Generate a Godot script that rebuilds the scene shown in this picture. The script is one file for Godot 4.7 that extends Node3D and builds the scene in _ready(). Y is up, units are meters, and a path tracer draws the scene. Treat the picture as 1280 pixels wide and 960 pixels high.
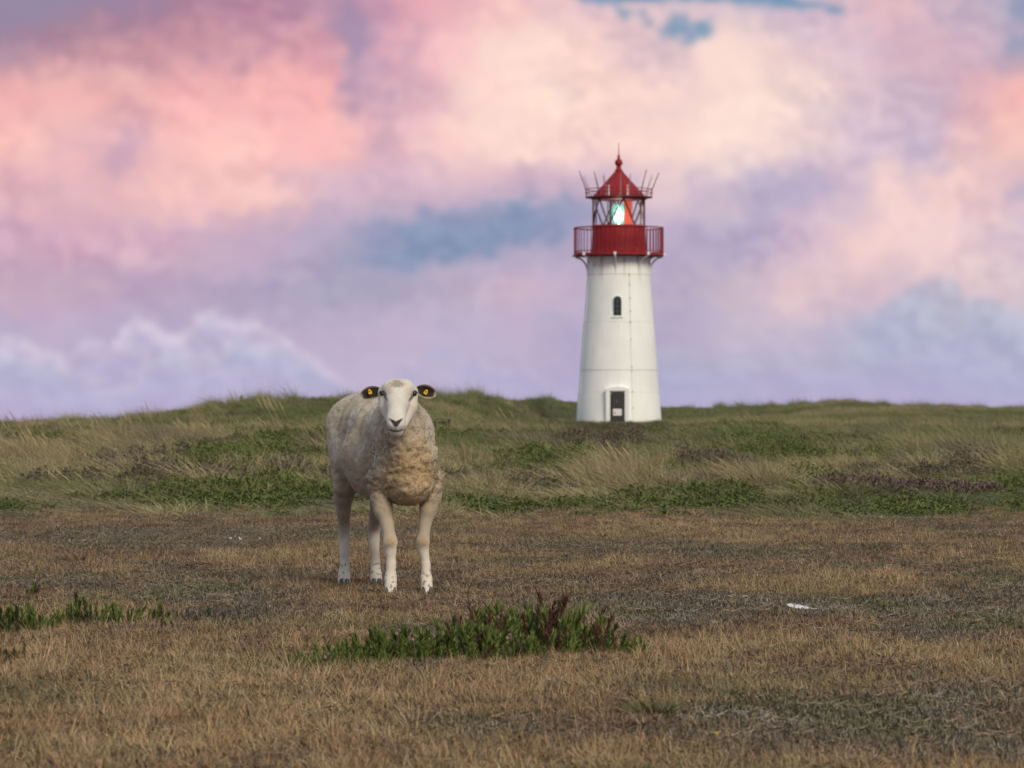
extends Node3D
# A shorn sheep on a dry heath in front of a white and red lighthouse, dusk.
# World: camera at x 0, z 0 looking to -z; y up; metres.

const EYE := 0.695          # height of the lens
const F := 4985.0           # focal length in pixels of the photograph (960 high)
const HOR := 525.0          # row of the true horizon
const TOWER_D := 220.0      # distance of the lighthouse

var rng := RandomNumberGenerator.new()
var na := FastNoiseLite.new()
var nb := FastNoiseLite.new()
var nc := FastNoiseLite.new()

# ---------------------------------------------------------------- helpers
func lin(r: float, g: float, b: float) -> Color:
	return Color(r, g, b).linear_to_srgb()

func mat(c: Color, rough := 0.8, metal := 0.0) -> StandardMaterial3D:
	var m := StandardMaterial3D.new()
	m.albedo_color = c
	m.roughness = rough
	m.metallic = metal
	return m

func vmat(rough := 0.9, back := 0.0) -> StandardMaterial3D:
	var m := mat(Color.WHITE, rough)
	m.vertex_color_use_as_albedo = true
	if back > 0.0:
		m.backlight_enabled = true
		m.backlight = Color(back, back, back)
	return m

func tag(o: Node, label := "", category := "", group := "", kind := "") -> void:
	if label: o.set_meta("label", label)
	if category: o.set_meta("category", category)
	if group: o.set_meta("group", group)
	if kind: o.set_meta("kind", kind)

func base(called: String, at: Vector3, turn := 0.0) -> Node3D:
	var o := Node3D.new()
	o.name = called
	add_child(o, true)
	o.position = at
	o.rotation.y = turn
	return o

func put(m: Mesh, called: String, material: Material, parent: Node) -> MeshInstance3D:
	var o := MeshInstance3D.new()
	o.name = called
	o.mesh = m
	if material: o.material_override = material
	parent.add_child(o, true)
	return o

func px_at(px: float, d: float) -> float:
	return (px - 640.0) / F * d

func sst(a: float, b: float, x: float) -> float:
	return smoothstep(a, b, x)

class Geo:
	var v := PackedVector3Array()
	var n := PackedVector3Array()
	var c := PackedColorArray()
	var uv := PackedVector2Array()
	var i := PackedInt32Array()
	func vert(p: Vector3, nn: Vector3, col := Color.WHITE) -> int:
		v.append(p); n.append(nn); c.append(col)
		return v.size() - 1
	func tri(a: int, b: int, d: int) -> void:
		# clockwise seen from the side the normals point to
		i.append(a)
		if (v[b] - v[a]).cross(v[d] - v[a]).dot(n[a] + n[b] + n[d]) > 0.0: i.append(d); i.append(b)
		else: i.append(b); i.append(d)
	func quad(a: int, b: int, d: int, e: int) -> void:
		tri(a, b, d); tri(a, d, e)
	func flat_quad(a: Vector3, b: Vector3, d: Vector3, e: Vector3, col := Color.WHITE) -> void:
		var nn := (d - a).cross(b - a).normalized()
		quad(vert(a, nn, col), vert(b, nn, col), vert(d, nn, col), vert(e, nn, col))
	func mesh() -> ArrayMesh:
		var m := ArrayMesh.new()
		var a := []
		a.resize(Mesh.ARRAY_MAX)
		a[Mesh.ARRAY_VERTEX] = v
		a[Mesh.ARRAY_NORMAL] = n
		a[Mesh.ARRAY_COLOR] = c
		if uv.size() == v.size() and uv.size() > 0: a[Mesh.ARRAY_TEX_UV] = uv
		a[Mesh.ARRAY_INDEX] = i
		m.add_surface_from_arrays(Mesh.PRIMITIVE_TRIANGLES, a)
		return m

# profile of [radius, height] turned about y, with flat rings; hard edges where the profile bends sharply
func lathe(g: Geo, prof: Array, seg := 48, col := Color.WHITE, c0 := Vector3.ZERO, a0 := 0.0, a1 := TAU) -> void:
	for k in prof.size() - 1:
		var p: Vector2 = prof[k]
		var q: Vector2 = prof[k + 1]
		var t := (q - p).normalized()
		var nr := Vector2(t.y, -t.x)
		var first := g.v.size()
		for s in seg + 1:
			var a := lerpf(a0, a1, float(s) / seg)
			var dir := Vector3(sin(a), 0, cos(a))
			var nn := (dir * nr.x + Vector3.UP * nr.y).normalized()
			g.vert(c0 + dir * p.x + Vector3.UP * p.y, nn, col)
			g.vert(c0 + dir * q.x + Vector3.UP * q.y, nn, col)
		for s in seg:
			var f := first + s * 2
			g.quad(f, f + 1, f + 3, f + 2)

func tube(g: Geo, pts: Array, rad: Array, seg := 6, col := Color.WHITE, cap := true) -> void:
	var first := g.v.size()
	var u := Vector3.ZERO
	for k in pts.size():
		var t: Vector3
		if k == 0: t = pts[1] - pts[0]
		elif k == pts.size() - 1: t = pts[k] - pts[k - 1]
		else: t = pts[k + 1] - pts[k - 1]
		t = t.normalized()
		if k == 0:
			u = t.cross(Vector3.UP if absf(t.y) < 0.9 else Vector3.RIGHT).normalized()
		else:
			u = (u - t * u.dot(t)).normalized()
		var w := t.cross(u)
		for s in seg:
			var a := TAU * s / seg
			var nn := u * cos(a) + w * sin(a)
			g.vert(pts[k] + nn * rad[k], nn, col)
	for k in pts.size() - 1:
		for s in seg:
			var a := first + k * seg + s
			var b := first + k * seg + (s + 1) % seg
			g.quad(a, b, b + seg, a + seg)
	if cap:
		for e in [0, pts.size() - 1]:
			var t2: Vector3 = (pts[0] - pts[1]).normalized() if e == 0 else (pts[e] - pts[e - 1]).normalized()
			var m := g.vert(pts[e], t2, col)
			var ring := []
			for s in seg: ring.append(g.vert(g.v[first + e * seg + s], t2, col))
			for s in seg: g.tri(m, ring[s], ring[(s + 1) % seg])

func box(g: Geo, lo: Vector3, hi: Vector3, bev := 0.0, col := Color.WHITE) -> void:
	# a box with chamfered edges: faces inset by bev, joined by slopes
	var c := (lo + hi) / 2.0
	var h := (hi - lo) / 2.0
	var b := minf(bev, minf(h.x, minf(h.y, h.z)) * 0.9)
	for ax in 3:
		for sg in [-1.0, 1.0]:
			var n := Vector3.ZERO; n[ax] = sg
			var u := Vector3.ZERO; u[(ax + 1) % 3] = 1.0
			var w := Vector3.ZERO; w[(ax + 2) % 3] = 1.0
			var hu: float = h[(ax + 1) % 3] - b
			var hw: float = h[(ax + 2) % 3] - b
			var o: Vector3 = c + n * h[ax]
			var q := [o - u * hu - w * hw, o + u * hu - w * hw, o + u * hu + w * hw, o - u * hu + w * hw]
			if sg > 0: q.reverse()
			g.flat_quad(q[0], q[1], q[2], q[3], col)
			if b > 0.0:
				# slopes towards +u side of the next axis only, so each edge is made once
				var ax2 := (ax + 1) % 3
				for s2 in [-1.0, 1.0]:
					var n2 := Vector3.ZERO; n2[ax2] = s2
					var e1: Vector3 = c + n * h[ax] + n2 * (h[ax2] - b)
					var e2: Vector3 = c + n * (h[ax] - b) + n2 * h[ax2]
					var qq := [e1 - w * hw, e1 + w * hw, e2 + w * hw, e2 - w * hw]
					if ((qq[2] - qq[0]).cross(qq[1] - qq[0])).dot(n + n2) < 0: qq.reverse()
					g.flat_quad(qq[0], qq[1], qq[2], qq[3], col)

func ball(g: Geo, c: Vector3, r: Vector3, col := Color.WHITE, seg := 14, rings := 8) -> void:
	var first := g.v.size()
	for j in rings + 1:
		var th := PI * j / rings
		for s in seg + 1:
			var a := TAU * s / seg
			var d := Vector3(sin(th) * sin(a), cos(th), sin(th) * cos(a))
			g.vert(c + d * r, (d / r).normalized(), col)
	for j in rings:
		for s in seg:
			var f := first + j * (seg + 1) + s
			g.quad(f, f + 1, f + seg + 2, f + seg + 1)

# ---------------------------------------------------------------- terrain
var crest_px := [-400.0, 0.0, 60.0, 150.0, 190.0, 230.0, 300.0, 420.0, 550.0, 690.0, 716.0, 830.0, 900.0, 980.0, 1010.0, 1060.0, 1100.0, 1200.0, 1280.0, 1700.0]
var crest_y := [528.0, 523.0, 523.0, 519.0, 515.0, 509.0, 503.0, 495.0, 490.0, 489.0, 492.0, 499.0, 501.0, 500.0, 498.0, 495.0, 500.0, 502.0, 506.0, 506.0]
var crest_d := [150.0, 150.0, 150.0, 150.0, 150.0, 150.0, 150.0, 158.0, 185.0, 250.0, 262.0, 290.0, 290.0, 290.0, 290.0, 285.0, 280.0, 265.0, 250.0, 240.0]
var base_d := [27.5, 30.0, 34.0, 40.0, 45.0, 52.0, 60.0, 90.0, 130.0, 180.0, 220.0, 250.0]
var base_h := [0.0, 0.03, 0.12, 0.26, 0.335, 0.375, 0.39, 0.40, 0.42, 0.44, 0.474, 0.474]

func table(xs: Array, ys: Array, x: float) -> float:
	if x <= xs[0]: return ys[0]
	for k in xs.size() - 1:
		if x < xs[k + 1]:
			var t: float = (x - xs[k]) / (xs[k + 1] - xs[k])
			return lerpf(ys[k], ys[k + 1], t)
	return ys[ys.size() - 1]

func plain_edge(x: float) -> float:
	return 29.3 + 3.2 * na.get_noise_1d(x * 26.0 + 15.0) + 1.6 * nb.get_noise_1d(x * 60.0)

func height(x: float, z: float) -> float:
	var d := -z
	if d < 2.0: return 0.02 * na.get_noise_2d(x * 6.0, d * 6.0)
	var q := 640.0 + F * x / d
	var plain := 0.030 * na.get_noise_2d(x * 6.0, d * 6.0) + 0.012 * nb.get_noise_2d(x * 30.0, d * 30.0)
	if d < 27.0: return plain
	var dune := sst(27.5, 32.0, d)
	var h := table(base_d, base_h, d)
	var cd := table(crest_px, crest_d, q)
	var ch := EYE + (HOR - table(crest_px, crest_y, q) - 12.0) * cd / F
	var start := cd * 0.42
	if q > 560.0: start = lerpf(cd * 0.42, 224.0, sst(560.0, 700.0, q))
	if q > 880.0: start = lerpf(224.0, cd * 0.45, sst(880.0, 1100.0, q))
	h = lerpf(h, ch, sst(start, cd, d)) if d < cd else maxf(-4.0, ch - (d - cd) * 0.05)
	# hummocks, kept low where the foot of the tower has to be seen
	var amp := 0.10 * sst(33.0, 55.0, d) + 0.16 * sst(80.0, 140.0, d)
	amp *= 1.0 - 0.75 * exp(-pow((q - 775.0) / 110.0, 2.0)) * sst(40.0, 60.0, d)
	h += (0.13 + 0.10 * sst(860.0, 1000.0, q) + 0.05 * (1.0 - sst(300.0, 500.0, q))) * sst(30.0, 36.0, d) * (1.0 - 0.45 * exp(-pow((q - 775.0) / 110.0, 2.0)) * sst(44.0, 55.0, d)) * nb.get_noise_2d(x * 11.0 + 30.0, d * 6.0)
	h += amp * na.get_noise_2d(x * 4.6 + 60.0, d * 2.2) + 0.04 * dune * nb.get_noise_2d(x * 26.0, d * 18.0)
	h += 0.10 * sst(0.55, 0.9, d / cd) * nb.get_noise_2d(x * 14.0 + 900.0, d * 2.0)
	return lerpf(plain, h + plain * 0.4, dune)

func ground_color(x: float, d: float) -> Color:
	var e := plain_edge(x)
	var s := sst(e - 1.0, e + 1.5, d)
	var n1 := nb.get_noise_2d(x * 24.0, d * 24.0) * 0.5 + 0.5
	var soil := Color(0.085, 0.062, 0.042).lerp(Color(0.15, 0.115, 0.078), n1)
	var litter := Color(0.075, 0.072, 0.034).lerp(Color(0.13, 0.115, 0.058), n1)
	return soil.lerp(litter, s)

func build_ground() -> void:
	var ds := []
	var d := -14.0
	while d < 2600.0:
		ds.append(d)
		if d < 30.0: d += 0.16 if d > 6.0 else 1.0
		elif d < 60.0: d += 0.3
		elif d < 330.0: d += 1.6
		else: d *= 1.15
	var cols := 150
	var g := Geo.new()
	for r in ds.size():
		var dd: float = ds[r]
		var half := maxf(dd, 0.0) * 0.17 + 2.6
		for k in cols + 1:
			var s := (float(k) / cols - 0.5) * 2.0
			var x := half * (s * 0.75 + 0.25 * s * absf(s) + signf(s) * 4.0 * pow(maxf(0.0, absf(s) - 0.86) / 0.14, 3.0))
			var z := -dd
			g.vert(Vector3(x, height(x, z), z), Vector3.UP, ground_color(x, dd))
			g.uv.append(Vector2(x, z))
	for r in ds.size() - 1:
		for k in cols:
			var a := r * (cols + 1) + k
			g.quad(a, a + cols + 1, a + cols + 2, a + 1)
	# smooth normals from the faces
	for k in range(0, g.i.size(), 3):
		var fn := (g.v[g.i[k + 2]] - g.v[g.i[k]]).cross(g.v[g.i[k + 1]] - g.v[g.i[k]])
		if fn.y < 0: fn = -fn
		for j in 3: g.n[g.i[k + j]] += fn.normalized() * 2.0
	for k in g.n.size(): g.n[k] = (g.n[k] - Vector3.UP).normalized()
	var m := vmat(1.0)
	var t := NoiseTexture2D.new()
	t.width = 512; t.height = 512; t.seamless = true
	var fn2 := FastNoiseLite.new()
	fn2.seed = 5; fn2.frequency = 0.035; fn2.fractal_octaves = 5
	t.noise = fn2
	var ramp := Gradient.new()
	ramp.set_color(0, Color(0.62, 0.58, 0.55)); ramp.set_color(1, Color(1, 1, 1))
	t.color_ramp = ramp
	m.albedo_texture = t
	m.uv1_triplanar = true
	m.uv1_world_triplanar = true
	m.uv1_scale = Vector3(1.3, 1.3, 1.3)
	m.heightmap_enabled = true
	m.heightmap_texture = t
	m.heightmap_scale = 3.0
	var o := put(g.mesh(), "ground", m, self)
	tag(o, "dry brown heath ground rising into grassy dunes", "ground", "", "structure")

# ---------------------------------------------------------------- sky
# rows of the view: [row, x, r, g, b, x, r, g, b, ...] in pixels and display values
var sky_rows := [
	[-60, 0,140,125,160, 200,160,130,165, 420,170,145,180, 640,200,180,200, 800,150,165,190, 960,130,160,188, 1120,185,170,195, 1280,150,160,190],
	[0, 0,150,122,152, 80,148,124,156, 160,165,127,157, 240,185,132,157, 320,200,140,163, 420,186,145,173, 520,228,163,177, 640,242,192,192, 740,228,192,200, 840,225,195,202, 960,200,185,202, 1050,222,187,200, 1120,228,184,192, 1200,200,178,197, 1280,168,163,190],
	[60, 0,176,139,163, 80,188,139,159, 160,212,152,163, 240,220,157,167, 320,220,157,171, 400,230,162,172, 445,184,150,179, 500,226,172,187, 560,250,194,197, 640,255,217,206, 740,248,208,202, 820,222,192,200, 900,250,216,207, 980,238,207,206, 1060,222,192,205, 1150,216,178,192, 1220,206,175,194, 1280,184,166,190],
	[120, 0,240,173,173, 80,245,183,179, 160,232,173,175, 240,244,173,177, 320,254,183,179, 400,254,178,177, 450,208,163,182, 520,221,173,187, 600,254,208,202, 680,255,221,207, 760,251,212,202, 840,246,211,206, 920,255,223,211, 1000,246,216,207, 1080,226,196,205, 1150,204,177,196, 1220,226,177,186, 1280,246,182,177],
	[180, 0,249,188,183, 80,244,188,188, 150,222,174,188, 220,254,193,188, 300,255,196,190, 380,254,188,186, 430,250,188,186, 480,226,178,192, 560,255,208,203, 640,253,216,206, 740,251,213,206, 840,250,216,207, 920,253,223,213, 1000,241,211,209, 1080,216,191,208, 1150,203,182,205, 1220,236,191,191, 1280,246,196,187],
	[240, 0,226,176,186, 80,226,179,188, 160,236,186,188, 240,246,193,191, 320,246,196,191, 420,214,180,198, 520,214,180,198, 600,214,180,198, 660,214,180,198, 720,214,180,198, 840,230,201,208, 900,220,196,208, 960,192,177,201, 1040,206,183,205, 1110,245,210,206, 1180,246,206,201, 1240,236,196,198, 1280,216,186,200],
	[300, 0,208,167,190, 100,216,171,190, 200,216,176,195, 300,201,171,196, 400,186,168,197, 480,186,168,197, 560,186,168,197, 640,186,168,197, 720,186,168,197, 840,191,173,200, 920,182,169,199, 1000,216,186,205, 1080,246,209,206, 1150,246,211,209, 1220,226,196,205, 1280,216,191,206],
	[360, 0,201,169,191, 100,196,166,191, 200,187,164,191, 300,181,164,193, 400,171,164,191, 480,171,164,191, 560,191,174,196, 640,204,179,200, 720,194,174,200, 840,185,170,194, 920,205,184,201, 1000,232,199,204, 1080,220,190,201, 1130,215,188,201, 1180,225,195,201, 1240,225,199,205, 1280,217,197,205],
	[420, 0,185,170,201, 60,195,175,203, 130,185,169,201, 200,185,169,201, 270,185,170,201, 340,187,171,201, 420,190,174,203, 500,194,176,203, 580,190,179,207, 640,194,176,203, 720,180,169,201, 840,181,170,199, 920,200,184,205, 1000,203,185,205, 1080,193,181,204, 1160,185,179,204, 1240,188,183,206, 1280,189,185,207],
	[480, 0,185,174,206, 80,181,174,207, 160,184,176,208, 240,183,175,207, 320,185,175,208, 400,190,176,207, 480,194,181,208, 600,185,178,207, 700,180,170,203, 840,171,166,201, 960,184,170,204, 1080,180,170,204, 1200,176,172,207, 1280,176,172,207],
	[525, 0,185,173,208, 320,187,174,208, 640,185,174,207, 960,177,170,205, 1280,176,172,208],
]
var cum_l := [-300.0,425.0, -60.0,400.0, 0.0,414.0, 30.0,419.0, 50.0,437.0, 75.0,446.0, 100.0,456.0, 118.0,452.0, 132.0,438.0, 147.0,424.0, 155.0,410.0, 168.0,402.0, 182.0,400.0, 194.0,404.0, 203.0,417.0, 224.0,419.0, 238.0,411.0, 245.0,397.0, 258.0,387.0, 268.0,388.0, 276.0,397.0, 300.0,399.0, 320.0,402.0, 345.0,414.0, 370.0,431.0, 395.0,447.0, 420.0,466.0, 450.0,492.0, 490.0,525.0]
var cum_r := [780.0,525.0, 820.0,432.0, 860.0,430.0, 900.0,431.0, 950.0,419.0, 990.0,413.0, 1020.0,402.0, 1035.0,392.0, 1050.0,402.0, 1086.0,405.0, 1094.0,386.0, 1110.0,375.0, 1140.0,362.0, 1150.0,350.0, 1165.0,350.0, 1186.0,345.0, 1196.0,352.0, 1206.0,368.0, 1235.0,370.0, 1265.0,385.0, 1282.0,402.0, 1330.0,420.0, 1420.0,440.0, 1700.0,525.0]
var rag := [850.0,26.0,11.0, 847.0,40.0,14.0, 862.0,42.0,14.0, 880.0,37.0,11.0, 834.0,40.0,9.0, 800.0,18.0,7.0, 788.0,16.0,5.0]
var streak_x := [700.0, 725.0, 760.0, 800.0, 840.0, 900.0, 930.0, 960.0, 1000.0, 1040.0, 1075.0]
var streak_a := [-40.0, -40.0, -40.0, -40.0, -40.0, -40.0, -40.0, -20.0, 1.0, 8.0, 12.0]
var streak_b := [-20.0, 2.0, 6.0, 5.0, 2.0, 3.0, 6.0, 9.0, 13.0, 16.0, 12.0]

# x, y, half width, half height, share, colour
var wisps := [
	435.0, 40.0, 18.0, 60.0, 0.6, 160.0, 138.0, 172.0,   452.0, 128.0, 34.0, 40.0, 0.45, 176.0, 148.0, 178.0,   255.0, 75.0, 16.0, 14.0, 0.5, 176.0, 132.0, 160.0,
	310.0, 80.0, 14.0, 14.0, 0.5, 172.0, 132.0, 162.0,   290.0, 60.0, 60.0, 26.0, 0.45, 186.0, 136.0, 160.0,   152.0, 190.0, 18.0, 30.0, 0.55, 196.0, 158.0, 184.0,
	515.0, 60.0, 14.0, 34.0, 0.45, 196.0, 156.0, 180.0,   482.0, 168.0, 30.0, 26.0, 0.4, 204.0, 164.0, 184.0,   75.0, 182.0, 34.0, 22.0, 0.35, 212.0, 170.0, 184.0,
	1040.0, 140.0, 60.0, 24.0, 0.4, 206.0, 182.0, 202.0,   1130.0, 205.0, 60.0, 34.0, 0.45, 190.0, 176.0, 204.0,   890.0, 236.0, 36.0, 26.0, 0.4, 192.0, 176.0, 202.0,
	980.0, 232.0, 60.0, 36.0, 0.4, 184.0, 172.0, 202.0,   1000.0, 40.0, 80.0, 26.0, 0.4, 204.0, 178.0, 200.0,   1150.0, 60.0, 50.0, 30.0, 0.35, 206.0, 170.0, 190.0,
	600.0, 130.0, 60.0, 60.0, 0.5, 255.0, 222.0, 210.0,   915.0, 68.0, 60.0, 40.0, 0.6, 255.0, 223.0, 212.0,   1112.0, 215.0, 26.0, 36.0, 0.6, 255.0, 214.0, 206.0,
	392.0, 158.0, 46.0, 44.0, 0.5, 255.0, 190.0, 184.0,   270.0, 150.0, 60.0, 50.0, 0.4, 255.0, 192.0, 186.0,   80.0, 108.0, 60.0, 22.0, 0.5, 250.0, 182.0, 178.0,
	930.0, 180.0, 60.0, 26.0, 0.5, 255.0, 224.0, 214.0,   660.0, 60.0, 50.0, 60.0, 0.45, 255.0, 220.0, 208.0,   1170.0, 290.0, 46.0, 40.0, 0.4, 250.0, 214.0, 210.0,
	575.0, 440.0, 34.0, 18.0, 0.5, 180.0, 178.0, 212.0,   1140.0, 385.0, 22.0, 26.0, 0.3, 176.0, 184.0, 208.0,
]

func row_color(row: Array, x: float) -> Vector3:
	var nn := (row.size() - 1) / 4
	var prev := 1
	if x <= row[1]: return Vector3(row[2], row[3], row[4])
	for k in nn - 1:
		var i := 1 + k * 4
		if x < row[i + 4]:
			var t: float = (x - row[i]) / float(row[i + 4] - row[i])
			t = lerpf(t, smoothstep(0.0, 1.0, t), 0.6)
			return Vector3(row[i + 1], row[i + 2], row[i + 3]).lerp(Vector3(row[i + 5], row[i + 6], row[i + 7]), t)
		prev = i + 4
	return Vector3(row[prev + 1], row[prev + 2], row[prev + 3])

func poly_y(p: Array, x: float) -> float:
	if x <= p[0]: return p[1]
	for k in range(0, p.size() - 2, 2):
		if x < p[k + 2]:
			return lerpf(p[k + 1], p[k + 3], (x - p[k]) / (p[k + 2] - p[k]))
	return p[p.size() - 1]

# lumps of cloud: a warped noise, used through its slope so that folds get a lit and a dull side
func lump(x: float, y: float) -> float:
	return na.get_noise_2d(x * 1.15, y * 1.5) + 0.55 * nc.get_noise_2d(x * 1.0 + 210.0, y * 1.35) + 0.32 * nb.get_noise_2d(x * 1.5 + 33.0, y * 1.9)

func bank(c: Vector3, x: float, y: float, line: Array, sx: float, sy: float, rough: float, rim: Vector3, body: Vector3, share: float, depth: float) -> Vector3:
	var d := y + rough - poly_y(line, x - sx) - sy
	if d < -6.0: return c
	var k := sst(-4.0, 5.0, d) * share * (1.0 - sst(depth * 0.4, depth, d)) * (1.0 - 0.9 * sst(90.0, 170.0, absf(x - sx - (270.0 if line[0] < 0.0 else 1180.0)) - (300.0 if line[0] > 0.0 or x - sx < 270.0 else 0.0) + 1.6 * rough))
	return c.lerp(rim.lerp(body, sst(0.0, 24.0, d)), k)

func view_sky(x: float, y: float) -> Vector3:
	var wx := 24.0 * na.get_noise_2d(x * 1.1, y * 1.3) + 16.0 * nb.get_noise_2d(x * 1.7, y * 1.9)
	var wy := 18.0 * na.get_noise_2d(x * 1.1 + 500.0, y * 1.3) + 13.0 * nb.get_noise_2d(x * 1.7 + 300.0, y * 1.9)
	wy *= 1.0 - 0.7 * sst(420.0, 500.0, y)
	var qx := x + wx
	var qy := y + wy
	var c := Vector3.ZERO
	for k in sky_rows.size() - 1:
		if qy < sky_rows[k + 1][0] or k == sky_rows.size() - 2:
			var t := clampf((qy - sky_rows[k][0]) / float(sky_rows[k + 1][0] - sky_rows[k][0]), 0.0, 1.0)
			c = row_color(sky_rows[k], qx).lerp(row_color(sky_rows[k + 1], qx), smoothstep(0.0, 1.0, t))
			break
	var up := 1.0 - sst(330.0, 440.0, y)
	c -= Vector3(12, 8, 5) * (1.0 - sst(20.0, 110.0, qy)) * (1.0 - sst(260.0, 480.0, qx))
	c -= Vector3(9, 6, 3) * exp(-pow((qx - 960.0) / 130.0, 2.0) - pow((qy - 300.0) / 70.0, 2.0))
	var f1 := na.get_noise_2d(x * 1.2 + wx * 1.6, y * 1.6 + wy * 1.6)
	var f2 := nb.get_noise_2d(x * 0.9 + 77.0, y * 1.1)
	var rough := 11.0 * nb.get_noise_2d(x * 1.3, y * 1.3) + 8.0 * nb.get_noise_2d(x * 2.9 + 90.0, y * 2.9)
	c += Vector3(9.0, 8.0, 4.0) * f1 * (0.2 + 0.8 * up)
	# folds of the cloud
	var lx := x + 0.7 * wx
	var ly := y + 0.7 * wy
	var l0 := lump(lx, ly)
	var slope := clampf((l0 - lump(lx + 7.0, ly - 9.0)) * 2.6, -1.0, 1.0)
	var patch := clampf(0.55 + 1.5 * na.get_noise_2d(x * 0.5 + 900.0, y * 0.6), 0.15, 1.0)
	c += Vector3(9.5, 9.0, 6.0) * slope * patch * (0.22 + 0.78 * up)
	c = c.lerp(c * 0.90 + Vector3(8, 10, 19), sst(0.12, 0.5, -l0) * 0.5 * patch * up)
	# smaller wisps and puffs
	for k in range(0, wisps.size(), 8):
		var ew := Vector2((x + 0.6 * wx - wisps[k]) / wisps[k + 2], (y + 0.6 * wy - wisps[k + 1]) / wisps[k + 3]).length()
		if ew < 1.7:
			c = c.lerp(Vector3(wisps[k + 5], wisps[k + 6], wisps[k + 7]), wisps[k + 4] * (1.0 - sst(0.25, 1.15, ew + 1.1 * f2 + 0.6 * f1 + 0.02 * rough)))
	# the long slate blue bank left of the tower
	var bt := clampf((x - 370.0) / 360.0, 0.0, 1.0)
	var by := lerpf(322.0, 268.0, bt) + 0.5 * wy
	var bh := 34.0 * pow(sin(PI * clampf(0.08 + 0.80 * (x - 370.0) / 360.0, 0.0, 1.0)), 0.7) + 0.35 * wx
	if x > 340.0 and x < 800.0:
		var broad := (1.0 - sst(20.0, 78.0, absf(y - by - 6.0) + 1.5 * rough)) * sst(350.0, 470.0, x)
		c = c.lerp(Vector3(168, 163, 193), 0.55 * broad)
		var bm := (1.0 - sst(bh - 12.0, bh + 10.0, absf(y - by) + 0.9 * rough)) * sst(380.0, 540.0, x) * (1.0 - 0.6 * sst(650.0, 760.0, x))
		c = c.lerp(Vector3(131, 149, 184) + Vector3(8, 7, 5) * slope, clampf(bm * (0.9 + 0.6 * f1), 0.0, 0.95))
	# low cumulus banks, several heads one behind the other
	var lilac := Vector3(184, 173, 210)
	var fold := Vector3(7, 7, 6) * slope
	c = bank(c, x, y, cum_l, 0.0, 0.0, 0.5 * rough, Vector3(214, 200, 217) + fold * 1.5, Vector3(188, 180, 210) + fold * 1.5, 0.95, 150.0)
	c = bank(c, x, y, cum_l, -150.0, 34.0, 0.7 * rough, Vector3(204, 191, 214) + fold * 1.5, Vector3(185, 176, 209) + fold, 0.85, 110.0)
	c = bank(c, x, y, cum_l, 40.0, 30.0, 0.8 * rough, Vector3(204, 195, 216) + fold * 1.5, Vector3(181, 181, 212) + fold, 0.8, 80.0)
	c = bank(c, x, y, cum_l, 330.0, 52.0, 0.8 * rough, Vector3(196, 183, 213) + fold, Vector3(182, 176, 211) + fold, 0.55, 70.0)
	if x > 760.0:
		var side := 0.4 + 0.6 * sst(1040.0, 1110.0, x)
		c = bank(c, x, y, cum_r, 0.0, 0.0, 0.9 * rough, Vector3(182, 184, 207) + fold * 1.3, Vector3(175, 182, 206) + fold * 1.6, 0.68 * side, 110.0)
		c = bank(c, x, y, cum_r, -60.0, 34.0, 0.8 * rough, Vector3(184, 182, 208) + fold, Vector3(175, 177, 208) + fold, 0.6 * side, 110.0)
		c = bank(c, x, y, cum_r, 70.0, 48.0, 0.8 * rough, Vector3(184, 182, 210) + fold, Vector3(178, 175, 209) + fold, 0.5, 90.0)
	c = c.lerp(lilac, 0.55 * sst(455.0, 520.0, y))
	# gaps of evening blue high up, frayed at the edges
	var gap := 0.0
	for k in range(0, rag.size(), 3):
		var e: float = Vector2(x - rag[k] + wx * 0.45, (y - rag[k + 1]) * 1.1 + wy * 0.35).length() - rag[k + 2]
		gap = maxf(gap, 1.0 - sst(-8.0, 10.0, e + rough * 1.1))
	c = c.lerp(Vector3(118, 152, 186), gap * clampf(0.85 + 0.8 * f1, 0.4, 0.95))
	if x > 700.0 and x < 1075.0 and y < 30.0:
		var ya := table(streak_x, streak_a, x)
		var yb := table(streak_x, streak_b, x)
		var s2 := sst(ya - 4.0, ya + 4.0, y) * (1.0 - sst(yb - 6.0, yb + 5.0, y + rough * 0.7))
		c = c.lerp(Vector3(104, 148, 184), s2 * 0.9)
	var gr := sst(1235.0, 1290.0, x + wx) * (1.0 - sst(50.0, 100.0, y)) * 0.5
	c = c.lerp(Vector3(125, 152, 186), gr * clampf(0.7 + f2 * 1.6, 0.0, 1.0))
	var d2 := Vector2(x - 1275.0, (y - 244.0) * 1.6).length() - 20.0
	c = c.lerp(Vector3(182, 172, 200), (1.0 - sst(-12.0, 6.0, d2 + rough)) * 0.7)
	var grey := (c.x + c.y + c.z) / 3.0
	return c.lerp(Vector3(grey, grey, grey) * 0.99, 0.07 + 0.07 * (1.0 - sst(60.0, 140.0, y)) * (1.0 - sst(300.0, 520.0, x)))

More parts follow.
